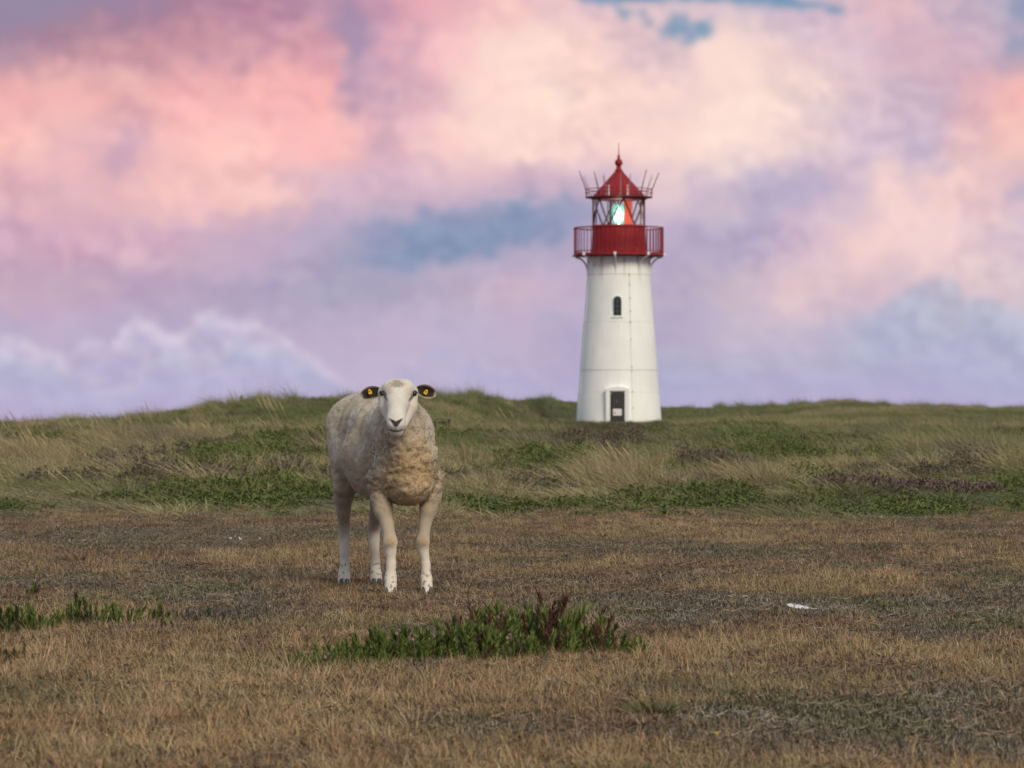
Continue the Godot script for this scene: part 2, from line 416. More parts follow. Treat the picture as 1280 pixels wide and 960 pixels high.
func wide_sky(az: float, el: float) -> Vector3:
	# the same evening sky all round: pink and lilac banks low down, breaks of blue-green air between thinner cloud above
	var d := Vector3(sin(az) * cos(el), sin(el) * 2.2, -cos(az) * cos(el))
	var f := na.get_noise_3d(d.x * 260.0, d.y * 260.0, d.z * 260.0) * 0.5 + 0.5
	var g := nb.get_noise_3d(d.x * 90.0, d.y * 90.0, d.z * 90.0) * 0.5 + 0.5
	var deg := rad_to_deg(el)
	var low := Vector3(180, 169, 210)
	var cloud := Vector3(186, 170, 199).lerp(Vector3(250, 205, 197), sst(0.35, 0.68, f))
	var c := low.lerp(cloud, sst(0.8, 3.0, deg))
	var air := Vector3(150, 190, 208)
	var breaks := sst(5.0, 16.0, deg) * (1.0 - sst(0.42, 0.62, g) * 0.55)
	c = c.lerp(air, breaks * 0.92)
	return c

func build_sky() -> Sky:
	var w := 1024
	var h := 512
	var small := Image.create(w, h, false, Image.FORMAT_RGBF)
	for j in h:
		var el := PI / 2.0 - PI * (j + 0.5) / h
		for i in w:
			var az := TAU * (i + 0.5) / w
			if az > PI: az -= TAU
			var c := wide_sky(az, maxf(el, 0.0))
			small.set_pixel(i, j, Color(c.x / 255.0, c.y / 255.0, c.z / 255.0).srgb_to_linear())
	var bw := 4096
	var bh := 2048
	small.resize(bw, bh, Image.INTERPOLATE_CUBIC)
	for j in range(int(bh * (90.0 - 13.0) / 180.0), bh / 2 + 2):
		var el := PI / 2.0 - PI * (j + 0.5) / bh
		var y := HOR - tan(el) * F
		var wv := sst(-520.0, -60.0, y)
		for ii in range(-210, 210):
			var i := (ii + bw) % bw
			var az := TAU * (ii + 0.5) / bw
			var x := 640.0 + tan(az) * F
			var wh := 1.0 - sst(760.0, 1250.0, absf(x - 640.0))
			var k := wv * wh
			if k <= 0.0: continue
			var c := view_sky(x, minf(y, 523.0))
			var col := Color(c.x / 255.0, c.y / 255.0, c.z / 255.0).srgb_to_linear()
			small.set_pixel(i, j, small.get_pixel(i, j).lerp(col, k))
	var pm := PanoramaSkyMaterial.new()
	pm.panorama = ImageTexture.create_from_image(small)
	var sky := Sky.new()
	sky.sky_material = pm
	return sky

# ---------------------------------------------------------------- main
func _ready() -> void:
	rng.seed = 20240611
	na.seed = 11; na.frequency = 0.01; na.fractal_octaves = 4
	nb.seed = 23; nb.frequency = 0.02; nb.fractal_octaves = 3
	nc.seed = 37; nc.frequency = 0.012; nc.fractal_type = FastNoiseLite.FRACTAL_RIDGED; nc.fractal_octaves = 3

	# camera
	var cam := Camera3D.new()
	cam.name = "camera"
	var look := CameraAttributesPhysical.new()
	look.frustum_focal_length = 12.0 / tan(deg_to_rad(5.5))
	look.frustum_focus_distance = 15.8
	look.exposure_aperture = 12.5
	look.frustum_near = 0.1
	look.frustum_far = 8000.0
	cam.attributes = look
	add_child(cam)
	cam.fov = 11.0
	cam.near = 0.1
	cam.far = 8000.0
	cam.position = Vector3(0, EYE, 0)
	cam.rotation.x = atan((HOR - 480.0) / F)
	cam.current = true

	# sky and light
	var env := Environment.new()
	env.background_mode = Environment.BG_SKY
	env.sky = build_sky()
	env.tonemap_mode = Environment.TONE_MAPPER_LINEAR
	env.tonemap_exposure = 1.55
	env.background_energy_multiplier = 1.0 / 1.55
	env.sdfgi_enabled = true
	env.ssao_enabled = true
	env.ssil_enabled = true
	var we := WorldEnvironment.new()
	we.name = "environment"
	we.environment = env
	add_child(we)
	var sun := DirectionalLight3D.new()
	sun.name = "sun"
	sun.light_energy = 0.5
	sun.light_color = Color(1.0, 0.95, 0.86)
	sun.light_angular_distance = 24.0
	sun.shadow_enabled = true
	add_child(sun)
	sun.look_at_from_position(Vector3(0.42, 0.62, 0.8), Vector3.ZERO, Vector3.UP)
	print("sky done ", Time.get_ticks_msec())

	build_ground()
	print("ground done ", Time.get_ticks_msec())
	build_lighthouse()
	build_dune_plants()
	print("dunes done ", Time.get_ticks_msec())
	build_sheep()
	print("sheep done ", Time.get_ticks_msec())
	build_turf()
	build_heath()
	build_small_things()
	print("all done ", Time.get_ticks_msec())

# ---------------------------------------------------------------- lighthouse
const S := TOWER_D / F
func hy(y: float) -> float: return (530.0 - y) * S
func tower_r(y: float) -> float: return lerpf(37.6, 53.4, (y - 320.0) / 210.0) * S

func tower_texture() -> ImageTexture:
	# painted iron: chalky white with run-off streaks and rust below the gallery; u runs round from the front, v from the foot up
	var w := 1024
	var h := 512
	var im := Image.create(w, h, false, Image.FORMAT_RGB8)
	var streaks := []
	for k in 150:
		streaks.append([rng.randf() * w, rng.randf(), rng.randf_range(0.03, 0.3), rng.randf_range(0.6, 2.6), rng.randf_range(0.1, 0.55), rng.randf() < 0.3])
	for spot in [-38.0, -34.0, 36.0, 40.0, 75.0, -80.0, 120.0, 160.0, 200.0, 8.0]:
		streaks.append([fposmod(spot / 360.0 * w, w), 0.99, 0.15, 4.6, 1.0, true])
		streaks.append([fposmod((spot + 3.0) / 360.0 * w, w), 0.985, 0.2, 1.8, 0.7, true])
	var run := PackedFloat32Array(); run.resize(w * h)
	var rust := PackedFloat32Array(); rust.resize(w * h)
	for s in streaks:
		var x0: float = s[0]
		for j in h:
			var v := 1.0 - (j + 0.5) / h
			var t: float = (s[1] - v) / s[2]
			if t < 0.0 or t > 1.0: continue
			for i in range(int(x0) - 5, int(x0) + 6):
				var off: float = absf(i - x0 + 1.2 * sin(j * 0.05 + x0)) / s[3]
				var a: float = s[4] * (1.0 - t) * exp(-off * off)
				var at := j * w + posmod(i, w)
				if s[5]: rust[at] += a
				else: run[at] += a
	for j in h:
		for i in w:
			var ang := TAU * i / w
			var nx := cos(ang) * 60.0
			var nz := sin(ang) * 60.0
			var n := nb.get_noise_3d(nx * 2.0, j * 0.35, nz * 2.0) * 0.5 + na.get_noise_3d(nx, j * 0.9, nz) * 0.5
			var c := Color(0.845, 0.845, 0.795) * (1.0 + 0.12 * n)
			var at := j * w + i
			c = c.lerp(Color(0.52, 0.54, 0.50), clampf(run[at], 0.0, 1.0) * 0.7)
			c = c.lerp(Color(0.36, 0.24, 0.10), clampf(rust[at], 0.0, 1.0) * 0.75)
			c.a = 1.0
			im.set_pixel(i, j, c.linear_to_srgb())
	return ImageTexture.create_from_image(im)

func course(y0: float, y1: float, proud: float) -> ArrayMesh:
	# one ring of plates, rounded over at both joints
	var g := Geo.new()
	var e := 0.014
	var a := hy(y0)
	var b := hy(y1)
	var r0 := tower_r(y0) + proud
	var r1 := tower_r(y1) + proud
	var prof := [Vector2(r0 - 0.03, a), Vector2(r0, a + e), Vector2(r1, b - e), Vector2(r1 - 0.03, b)]
	var seg := 96
	for k in prof.size() - 1:
		var p: Vector2 = prof[k]
		var q: Vector2 = prof[k + 1]
		var t := (q - p).normalized()
		var first := g.v.size()
		for s in seg + 1:
			var an := TAU * s / seg
			var dir := Vector3(sin(an), 0, cos(an))
			var nn := (dir * t.y - Vector3.UP * t.x).normalized()
			g.vert(dir * p.x + Vector3.UP * p.y, nn); g.uv.append(Vector2(float(s) / seg, 1.0 - p.y / hy(320)))
			g.vert(dir * q.x + Vector3.UP * q.y, nn); g.uv.append(Vector2(float(s) / seg, 1.0 - q.y / hy(320)))
		for s in seg:
			var f := first + s * 2
			g.quad(f, f + 1, f + 3, f + 2)
	return g.mesh()

func outline_slab(g: Geo, pts: Array, z0: float, z1: float) -> void:
	# a convex outline (x, y) given thickness
	var n := pts.size()
	var c := Vector2.ZERO
	for p in pts: c += p / float(n)
	for side in [[z1, Vector3.BACK], [z0, Vector3.FORWARD]]:
		var m := g.vert(Vector3(c.x, c.y, side[0]), side[1])
		var ring := []
		for p in pts: ring.append(g.vert(Vector3(p.x, p.y, side[0]), side[1]))
		for k in n: g.tri(m, ring[k], ring[(k + 1) % n])
	for k in n:
		var a: Vector2 = pts[k]
		var b: Vector2 = pts[(k + 1) % n]
		var nn := Vector3((b - a).y, -(b - a).x, 0).normalized()
		if nn.dot(Vector3((a + b).x / 2.0 - c.x, (a + b).y / 2.0 - c.y, 0)) < 0: nn = -nn
		g.quad(g.vert(Vector3(a.x, a.y, z0), nn), g.vert(Vector3(a.x, a.y, z1), nn), g.vert(Vector3(b.x, b.y, z1), nn), g.vert(Vector3(b.x, b.y, z0), nn))

func arch(x: float, y0: float, y1: float, half: float, n := 10) -> Array:
	var out := [Vector2(x - half, y0), Vector2(x + half, y0)]
	for k in n + 1:
		var a := PI * k / n
		out.append(Vector2(x + half * cos(a), y1 - half + half * sin(a)))
	return out

func build_lighthouse() -> void:
	var x0 := px_at(773.5, TOWER_D)
	var t := base("lighthouse", Vector3(x0, EYE + (HOR - 530.0) * S, -TOWER_D))
	tag(t, "round white lighthouse with red gallery and lit lantern standing on the dunes", "lighthouse")
	var white := mat(Color.WHITE, 0.62)
	white.albedo_texture = tower_texture()
	var wn := NoiseTexture2D.new()
	wn.width = 256; wn.height = 256; wn.seamless = true
	var wf := FastNoiseLite.new(); wf.seed = 3; wf.frequency = 0.02; wf.fractal_octaves = 4
	wn.noise = wf
	var plain_white := mat(lin(0.78, 0.80, 0.765), 0.6)
	var red := mat(lin(0.33, 0.026, 0.032), 0.5)
	var rt := NoiseTexture2D.new()
	rt.width = 256; rt.height = 256; rt.seamless = true; rt.noise = wf
	var rr := Gradient.new(); rr.set_color(0, Color(0.80, 0.76, 0.76)); rr.set_color(1, Color(1, 1, 1))
	rt.color_ramp = rr
	red.metallic_specular = 0.3
	red.albedo_texture = rt
	red.uv1_triplanar = true
	red.uv1_scale = Vector3(0.5, 0.25, 0.5)
	var dark_red := mat(lin(0.10, 0.015, 0.016), 0.5)
	var dark := mat(lin(0.022, 0.022, 0.022), 0.5)
	var steel := mat(lin(0.34, 0.33, 0.33), 0.5)
	# the foot and the rings of plates
	var g := Geo.new()
	lathe(g, [Vector2(0, hy(536)), Vector2(tower_r(530) + 0.05, hy(560)), Vector2(tower_r(530) + 0.05, hy(530.5)), Vector2(tower_r(530) + 0.03, hy(530)), Vector2(1.0, hy(530))], 64)
	put(g.mesh(), "plinth", mat(lin(0.30, 0.15, 0.12), 0.8), t)
	var ys := [530.0, 491.0, 463.0, 403.0, 344.0, 321.0]
	for k in ys.size() - 1:
		put(course(ys[k], ys[k + 1], 0.012 if k % 2 == 0 else 0.0), "plate_ring", white, t)
	# cover strip over the upright joint, with bolts
	for seg2 in [[321.0, 344.0], [344.0, 403.0], [403.0, 463.0], [463.0, 491.0], [491.0, 530.0]]:
		for an in [0.31, -1.26, 1.88, 3.45]:
			var d := Vector3(sin(an), 0, cos(an))
			g = Geo.new()
			tube(g, [d * (tower_r(seg2[1]) + 0.012) + Vector3.UP * hy(seg2[1] - 0.4), d * (tower_r(seg2[0]) + 0.012) + Vector3.UP * hy(seg2[0] + 0.4)], [0.03, 0.03], 6)
			put(g.mesh(), "joint_strip", plain_white, t)
	for y in [345.0, 357.0, 374.0, 390.0, 404.0, 425.0, 459.0, 464.0, 490.0, 510.0]:
		var gb := Geo.new()
		var d := Vector3(sin(0.31), 0, cos(0.31))
		ball(gb, Vector3.ZERO, Vector3(0.035, 0.05, 0.035))
		var o := put(gb.mesh(), "bolt", mat(lin(0.42, 0.36, 0.26), 0.7), t)
		o.position = d * (tower_r(y) + 0.035) + Vector3.UP * hy(y)
	# window
	var wa := -0.065
	var wz := tower_r(383.0) * 1.0
	g = Geo.new()
	outline_slab(g, arch(0, hy(396.5), hy(370.5), 5.6 * S), wz - 0.35, wz + 0.035)
	var win := put(g.mesh(), "window", plain_white, t); win.rotation.y = wa
	g = Geo.new()
	outline_slab(g, arch(0, hy(395.5), hy(371.3), 4.9 * S), wz - 0.3, wz + 0.06)
	put(g.mesh(), "window_frame", mat(lin(0.055, 0.075, 0.065), 0.5), win)
	var glass := mat(lin(0.012, 0.018, 0.02), 0.08)
	for row in 4:
		for cx in [-1, 1]:
			g = Geo.new()
			var a := hy(394.8 - row * 5.7)
			var b := hy(390.2 - row * 5.7)
			var xa := (0.55 if cx > 0 else -4.3) * S
			var xb := (4.3 if cx > 0 else -0.55) * S
			if row < 3: box(g, Vector3(xa, a, wz), Vector3(xb, b, wz + 0.068))
			else:
				var q := [Vector2(0.55 * S * cx, a), Vector2(4.2 * S * cx, a), Vector2(3.6 * S * cx, lerpf(a, b, 0.5)), Vector2(2.2 * S * cx, lerpf(a, b, 0.85)), Vector2(0.55 * S * cx, b)]
				outline_slab(g, q, wz, wz + 0.068)
			put(g.mesh(), "pane", glass, win)
	g = Geo.new()
	box(g, Vector3(-7 * S, hy(398.2), wz - 0.1), Vector3(7 * S, hy(396.6), wz + 0.11), 0.015)
	put(g.mesh(), "sill", plain_white, win)
	# door with its rendered surround
	var da := -0.06
	var dz := tower_r(530.0)
	g = Geo.new()
	var sx := 14.6 * S
	var face := dz + 0.10
	for sd in [-1.0, 1.0]:
		box(g, Vector3(minf(sd * 8.9 * S, sd * sx), hy(534), dz - 1.0), Vector3(maxf(sd * 8.9 * S, sd * sx), hy(489), face), 0.03)
	var lint := [Vector2(-sx, hy(489.02)), Vector2(sx, hy(489.02)), Vector2(sx, hy(486.5)), Vector2(sx * 0.55, hy(484.6)), Vector2(0, hy(483.6)), Vector2(-sx * 0.55, hy(484.6)), Vector2(-sx, hy(486.5))]
	outline_slab(g, lint, dz - 1.0, face)
	var sur := put(g.mesh(), "door_surround", plain_white, t); sur.rotation.y = da
	g = Geo.new()
	outline_slab(g, [Vector2(-8.85 * S, hy(534)), Vector2(8.85 * S, hy(534)), Vector2(8.85 * S, hy(493)), Vector2(5 * S, hy(491.3)), Vector2(0, hy(490.6)), Vector2(-5 * S, hy(491.3)), Vector2(-8.85 * S, hy(493))], dz - 1.0, face - 0.07)
	var door := put(g.mesh(), "door", mat(lin(0.030, 0.028, 0.026), 0.55), t); door.rotation.y = da
	for c in [[-7.2, -0.6, 526.0, 521.5], [0.6, 7.2, 526.0, 521.5], [-7.2, -0.6, 509.5, 494.5], [0.6, 7.2, 509.5, 494.5]]:
		g = Geo.new()
		box(g, Vector3(c[0] * S, hy(c[2]), face - 0.09), Vector3(c[1] * S, hy(c[3]), face - 0.045), 0.02)
		put(g.mesh(), "door_panel", mat(lin(0.036, 0.034, 0.031), 0.5), door)
	g = Geo.new()
	box(g, Vector3(-5.4 * S, hy(519.6), face - 0.06), Vector3(5.4 * S, hy(511.2), face - 0.03), 0.006)
	var sign_o := put(g.mesh(), "notice_plate", mat(lin(0.72, 0.72, 0.68), 0.5), door)
	g = Geo.new()
	box(g, Vector3(-4.4 * S, hy(517.6), face - 0.035), Vector3(-2.4 * S, hy(515.0), face - 0.026))
	put(g.mesh(), "notice_mark", mat(lin(0.62, 0.20, 0.04), 0.6), sign_o)
	g = Geo.new()
	box(g, Vector3(-1.6 * S, hy(503.8), face - 0.05), Vector3(0.2 * S, hy(500.2), face - 0.03))
	put(g.mesh(), "door_plaque", mat(lin(0.12, 0.12, 0.115), 0.5), door)
	g = Geo.new()
	tube(g, [Vector3(6.6 * S, hy(515), face - 0.06), Vector3(6.6 * S, hy(515), face), Vector3(5.2 * S, hy(515), face)], [0.02, 0.02, 0.015], 6)
	put(g.mesh(), "handle", steel, door)
	# gallery
	g = Geo.new()
	var gr := 56.4 * S
	lathe(g, [Vector2(36 * S, hy(320.3)), Vector2(gr - 0.02, hy(320.3)), Vector2(gr, hy(319.8)), Vector2(gr, hy(317.6)), Vector2(gr - 0.02, hy(317.2)), Vector2(30 * S, hy(317.2))], 96)
	put(g.mesh(), "gallery_deck", red, t)
	for k in 8:
		var an := -0.11 + TAU * k / 8.0
		g = Geo.new()
		var pts := []
		var rad := []
		for j in 9:
			var u := j / 8.0
			pts.append(Vector3(sin(an), 0, cos(an)) * lerpf(tower_r(342.0) - 0.02, gr - 0.08, 1.0 - cos(u * PI / 2)) + Vector3.UP * lerpf(hy(342), hy(321.6), sin(u * PI / 2)))
			rad.append(0.055)
		tube(g, pts, rad, 8)
		tube(g, [pts[0] + Vector3.DOWN * 0.12, pts[0] + Vector3.UP * 0.9], [0.05, 0.05], 8)
		var o := put(g.mesh(), "bracket", plain_white, t)
		g = Geo.new()
		ball(g, Vector3(sin(an), 0, cos(an)) * (gr + 0.02) + Vector3.UP * hy(319.0), Vector3(0.085, 0.1, 0.085))
		put(g.mesh(), "bracket_knob", plain_white, o)
	for y in [285.0, 314.5]:
		g = Geo.new()
		lathe_ring(g, 55.6 * S, hy(y), 0.036 if y < 300 else 0.024)
		put(g.mesh(), "hand_rail" if y < 300 else "foot_rail", red, t)
	g = Geo.new()
	tube(g, [Vector3(0, hy(317.2), 0), Vector3(0, hy(285.0), 0)], [0.026, 0.026], 6)
	var bal := g.mesh()
	for k in 60:
		var an := TAU * (k + 0.3) / 60.0
		var o := put(bal, "baluster", red, t)
		o.position = Vector3(sin(an), 0, cos(an)) * 55.6 * S
	# watch room
	g = Geo.new()
	lathe(g, [Vector2(35.0 * S, hy(317.3)), Vector2(35.0 * S, hy(314.5)), Vector2(34.3 * S, hy(313.5)), Vector2(33.0 * S, hy(285)), Vector2(34.2 * S, hy(284.4)), Vector2(34.2 * S, hy(282.2)), Vector2(33 * S, hy(281.6)), Vector2(28 * S, hy(281.6)), Vector2(0, hy(281.7))], 72)
	put(g.mesh(), "watch_room", red, t)
	g = Geo.new()
	ball(g, Vector3(22.5 * S, hy(307), 26.0 * S), Vector3(0.06, 0.07, 0.03))
	put(g.mesh(), "vent_hole", dark, t)
	for k in 16:
		g = Geo.new()
		var an := TAU * (k + 0.5) / 16.0
		var d2 := Vector3(sin(an), 0, cos(an))
		tube(g, [d2 * 34.35 * S + Vector3.UP * hy(313.5), d2 * 33.1 * S + Vector3.UP * hy(285)], [0.016, 0.016], 5)
		put(g.mesh(), "seam_bead", red, t)
	# lantern: slanting glazing bars and three-cornered panes
	var pane := mat(Color(0.9, 0.97, 0.95, 0.06), 0.02)
	pane.transparency = BaseMaterial3D.TRANSPARENCY_ALPHA
	var top_a := 0.17
	var lr := 32.0 * S
	var ya := hy(281.6)
	var yb := hy(249.0)
	for k in 6:
		var at0 := top_a + TAU * k / 6.0
		var ab0 := at0 + PI / 6.0 - 0.07
		var ab1 := at0 - PI / 6.0 - 0.07
		for b in [ab0, ab1]:
			g = Geo.new()
			var pts := []
			var rad := []
			for j in 7:
				var u := j / 6.0
				var an := lerpf(b, at0, u)
				pts.append(Vector3(sin(an) * lr, lerpf(ya, yb, u), cos(an) * lr)); rad.append(0.048)
			tube(g, pts, rad, 6)
			put(g.mesh(), "glazing_bar", dark_red, t)
		for tri in [[ab1, ab0, at0, at0], [ab0, ab0, at0, at0 + PI / 3.0]]:
			g = Geo.new()
			for j in 6:
				for i in 6:
					var q := []
					for w in [[i, j], [i + 1, j], [i + 1, j + 1], [i, j + 1]]:
						var u: float = w[1] / 6.0
						var an := lerpf(lerpf(tri[0], tri[2], u), lerpf(tri[1], tri[3], u), w[0] / 6.0)
						q.append(Vector3(sin(an) * (lr - 0.02), lerpf(ya, yb, u), cos(an) * (lr - 0.02)))
					g.flat_quad(q[0], q[1], q[2], q[3])
			put(g.mesh(), "pane", pane, t)
	for an in [PI / 2, -PI / 2, PI / 2 + 0.5, -PI / 2 - 0.5, PI]:
		g = Geo.new()
		tube(g, [Vector3(sin(an) * lr, ya, cos(an) * lr), Vector3(sin(an) * lr, yb, cos(an) * lr)], [0.05, 0.05], 6)
		put(g.mesh(), "lantern_post", dark_red, t)
	# roof
	g = Geo.new()
	lathe(g, [Vector2(0, hy(249.6)), Vector2(34.6 * S, hy(249.6)), Vector2(34.6 * S, hy(246.2)), Vector2(32.6 * S, hy(245.4)), Vector2(32.2 * S, hy(244.8)), Vector2(4.6 * S, hy(214.4)), Vector2(4.9 * S, hy(213.6)), Vector2(4.9 * S, hy(212.4)), Vector2(3.4 * S, hy(211.6)), Vector2(3.0 * S, hy(208.5)), Vector2(2.6 * S, hy(207.4))], 64)
	var roof := put(g.mesh(), "roof", red, t)
	for k in 12:
		g = Geo.new()
		var an := TAU * (k + 0.5) / 12.0
		var d2 := Vector3(sin(an), 0, cos(an))
		tube(g, [d2 * 32.3 * S + Vector3.UP * hy(244.8), d2 * 4.7 * S + Vector3.UP * hy(214.4)], [0.022, 0.022], 5)
		put(g.mesh(), "roof_seam", red, roof)
	g = Geo.new()
	ball(g, Vector3(0, hy(203.2), 0), Vector3(4.9, 5.0, 4.9) * S, Color.WHITE, 20, 12)
	put(g.mesh(), "roof_ball", red, roof)
	g = Geo.new()
	lathe(g, [Vector2(2.2 * S, hy(199)), Vector2(1.5 * S, hy(197)), Vector2(1.9 * S, hy(195.6)), Vector2(1.2 * S, hy(194)), Vector2(0.55 * S, hy(192)), Vector2(0.3 * S, hy(178.5)), Vector2(0, hy(178))], 12)
	put(g.mesh(), "lightning_rod", red, roof)
	# eaves walk with its rails and slanting rods
	g = Geo.new()
	lathe(g, [Vector2(33 * S, hy(247.3)), Vector2(42.0 * S, hy(247.3)), Vector2(42.0 * S, hy(246.0)), Vector2(33 * S, hy(246.0))], 72)
	put(g.mesh(), "eaves_walk", dark_red, t)
	for y in [236.6, 241.0]:
		g = Geo.new()
		lathe_ring(g, 42.0 * S, hy(y), 0.022)
		put(g.mesh(), "eaves_rail", red, t)
	for k in 9:
		var an := 1.42 + TAU * k / 9.0
		var d2 := Vector3(sin(an), 0, cos(an))
		g = Geo.new()
		tube(g, [d2 * 41.0 * S + Vector3.UP * hy(246.5), d2 * 42.0 * S + Vector3.UP * hy(237), d2 * 50.5 * S + Vector3.UP * hy(216.5 + 3.0 * sin(k * 2.1))], [0.036, 0.032, 0.02], 6)
		put(g.mesh(), "slanting_rod", steel if k % 3 == 1 else dark_red, t)
		g = Geo.new()
		var an2 := an + 0.26
		var d3 := Vector3(sin(an2), 0, cos(an2))
		tube(g, [d3 * 41.5 * S + Vector3.UP * hy(246.5), d3 * 42.0 * S + Vector3.UP * hy(237), d3 * 48.5 * S + Vector3.UP * hy(219.5 + 2.0 * sin(k * 3.1))], [0.018, 0.016, 0.011], 5)
		put(g.mesh(), "slanting_rod", steel, t)
	for an in [-0.33, 0.24]:
		g = Geo.new()
		var d2 := Vector3(sin(an), 0, cos(an))
		tube(g, [d2 * 41.5 * S + Vector3.UP * hy(246.0), d2 * 41.5 * S + Vector3.UP * hy(233.5)], [0.04, 0.03], 6)
		put(g.mesh(), "rail_post", plain_white, t)
	# the light itself
	g = Geo.new()
	lathe(g, [Vector2(0, hy(281.7)), Vector2(9 * S, hy(281.7)), Vector2(9 * S, hy(281.0)), Vector2(4 * S, hy(280.4)), Vector2(3 * S, hy(280))], 24)
	put(g.mesh(), "lamp_base", dark, t)
	var glow := mat(Color(1, 1, 1), 0.3)
	glow.emission_enabled = true
	glow.emission = Color(0.98, 1.0, 0.97)
	glow.emission_energy_multiplier = 2.2
	g = Geo.new()
	lathe(g, [Vector2(0.1, hy(280)), Vector2(3.6 * S, hy(278.5)), Vector2(5.4 * S, hy(274.5)), Vector2(5.9 * S, hy(270)), Vector2(5.0 * S, hy(264.5)), Vector2(3.4 * S, hy(260)), Vector2(1.8 * S, hy(257)), Vector2(0, hy(255.8))], 28)
	put(g.mesh(), "lamp", glow, t)
	var teal_glow := mat(lin(0.05, 0.3, 0.22), 0.2)
	teal_glow.emission_enabled = true  # bars added for the teal edge of the lamp glow, painted by emission
	teal_glow.emission = Color(0.08, 0.86, 0.66)
	teal_glow.emission_energy_multiplier = 0.5
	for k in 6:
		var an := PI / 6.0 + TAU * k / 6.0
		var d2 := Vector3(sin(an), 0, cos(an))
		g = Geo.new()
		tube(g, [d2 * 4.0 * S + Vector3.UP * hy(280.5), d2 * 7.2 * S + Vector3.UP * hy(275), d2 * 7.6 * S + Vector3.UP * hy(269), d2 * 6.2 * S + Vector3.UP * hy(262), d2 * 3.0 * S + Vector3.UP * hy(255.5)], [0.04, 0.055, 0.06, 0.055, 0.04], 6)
		put(g.mesh(), "glow_prism", teal_glow, t)
	var frame_green := mat(lin(0.05, 0.075, 0.06), 0.5)
	for an in [-0.9, 0.55, 2.3, -2.3]:
		g = Geo.new()
		tube(g, [Vector3(sin(an) * 14 * S, hy(281), cos(an) * 14 * S), Vector3(sin(an) * 14 * S, hy(251), cos(an) * 14 * S)], [0.06, 0.06], 6)
		put(g.mesh(), "lens_post", frame_green, t)
	var pane_glow := mat(lin(0.60, 0.055, 0.012), 0.5)
	pane_glow.metallic_specular = 0.2
	pane_glow.emission_enabled = true  # emission stands in for lamplight coming through the red glass
	pane_glow.emission = Color(1.0, 0.36, 0.14)
	pane_glow.emission_energy_multiplier = 0.28
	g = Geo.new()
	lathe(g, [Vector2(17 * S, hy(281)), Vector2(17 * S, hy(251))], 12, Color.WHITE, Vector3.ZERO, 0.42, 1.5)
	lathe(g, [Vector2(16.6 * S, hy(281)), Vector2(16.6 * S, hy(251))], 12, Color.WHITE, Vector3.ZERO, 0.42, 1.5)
	put(g.mesh(), "glowing_red_pane", pane_glow, t)
	for an in [-1.2, -0.75]:
		g = Geo.new()
		lathe(g, [Vector2(15 * S, hy(281)), Vector2(15 * S, hy(251))], 3, Color.WHITE, Vector3.ZERO, an - 0.1, an + 0.1)
		put(g.mesh(), "lens_panel", frame_green, t)
	var lamp := OmniLight3D.new()
	lamp.name = "lamp_light"
	lamp.light_color = Color(0.98, 1.0, 0.97)
	lamp.light_energy = 1.4
	lamp.light_size = 0.3
	lamp.omni_range = 40.0
	lamp.omni_attenuation = 2.0
	lamp.shadow_enabled = true
	t.add_child(lamp)
	lamp.position = Vector3(3.0 * S, hy(268), 8.5 * S)

func lathe_ring(g: Geo, r: float, y: float, w: float) -> void:
	var prof := []
	for k in 7:
		var a := TAU * k / 6.0
		prof.append(Vector2(r + w * cos(a), y + w * sin(a)))
	lathe(g, prof, 96)

# ---------------------------------------------------------------- blades and leaves
var up_bias := 0.3   # how far the blades' normals follow the surface they grow on
func blade(g: Geo, root: Vector3, dir: Vector3, bend: Vector3, length: float, width: float, col: Color, seg := 3) -> void:
	var side := dir.cross(Vector3(rng.randf_range(-1, 1), 0.3, rng.randf_range(-1, 1))).normalized()
	var last := -1
	var flip := 1.0
	for k in seg + 1:
		var t := float(k) / seg
		var p := root + dir * length * t + bend * length * t * t
		var tan_ := (dir + bend * 2.0 * t).normalized()
		var nn := side.cross(tan_).normalized()
		if k == 0 and nn.y < 0.0: flip = -1.0
		nn = (nn * flip + Vector3.UP * up_bias).normalized()
		var w := width * 0.5 * (1.0 - pow(t, 1.6))
		if k < seg:
			var a := g.vert(p - side * w, nn, col)
			g.vert(p + side * w, nn, col)
			if last >= 0: g.quad(last, a, a + 1, last + 1)
			last = a
		else:
			var a := g.vert(p, nn, col)
			g.tri(last, a, last + 1)

func rvec(s := 1.0) -> Vector3:
	return Vector3(rng.randf_range(-s, s), rng.randf_range(-s, s), rng.randf_range(-s, s))

# n blades rising from a disc, pushed by the wind
func clump(n: int, rad: float, l0: float, l1: float, w: float, spread: float, wind: Vector3, droop: float, tone := 0.25, seg := 3) -> ArrayMesh:
	var g := Geo.new()
	for k in n:
		var a := rng.randf() * TAU
		var r := sqrt(rng.randf()) * rad
		var out := Vector3(cos(a), 0, sin(a))
		var d := (Vector3.UP + out * rng.randf_range(0.0, spread) + wind * rng.randf_range(0.3, 1.0) + rvec(0.12)).normalized()
		var b := (out * 0.5 + wind) * rng.randf_range(0.2, 1.0) * droop + Vector3.DOWN * rng.randf_range(0.0, droop * 0.6)
		var v := 1.0 + rng.randf_range(-tone, tone)
		var col := Color(v, v * rng.randf_range(0.94, 1.04), v * rng.randf_range(0.85, 1.1))
		blade(g, out * r, d, b, rng.randf_range(l0, l1), w * rng.randf_range(0.6, 1.3), col, seg)
	return g.mesh()

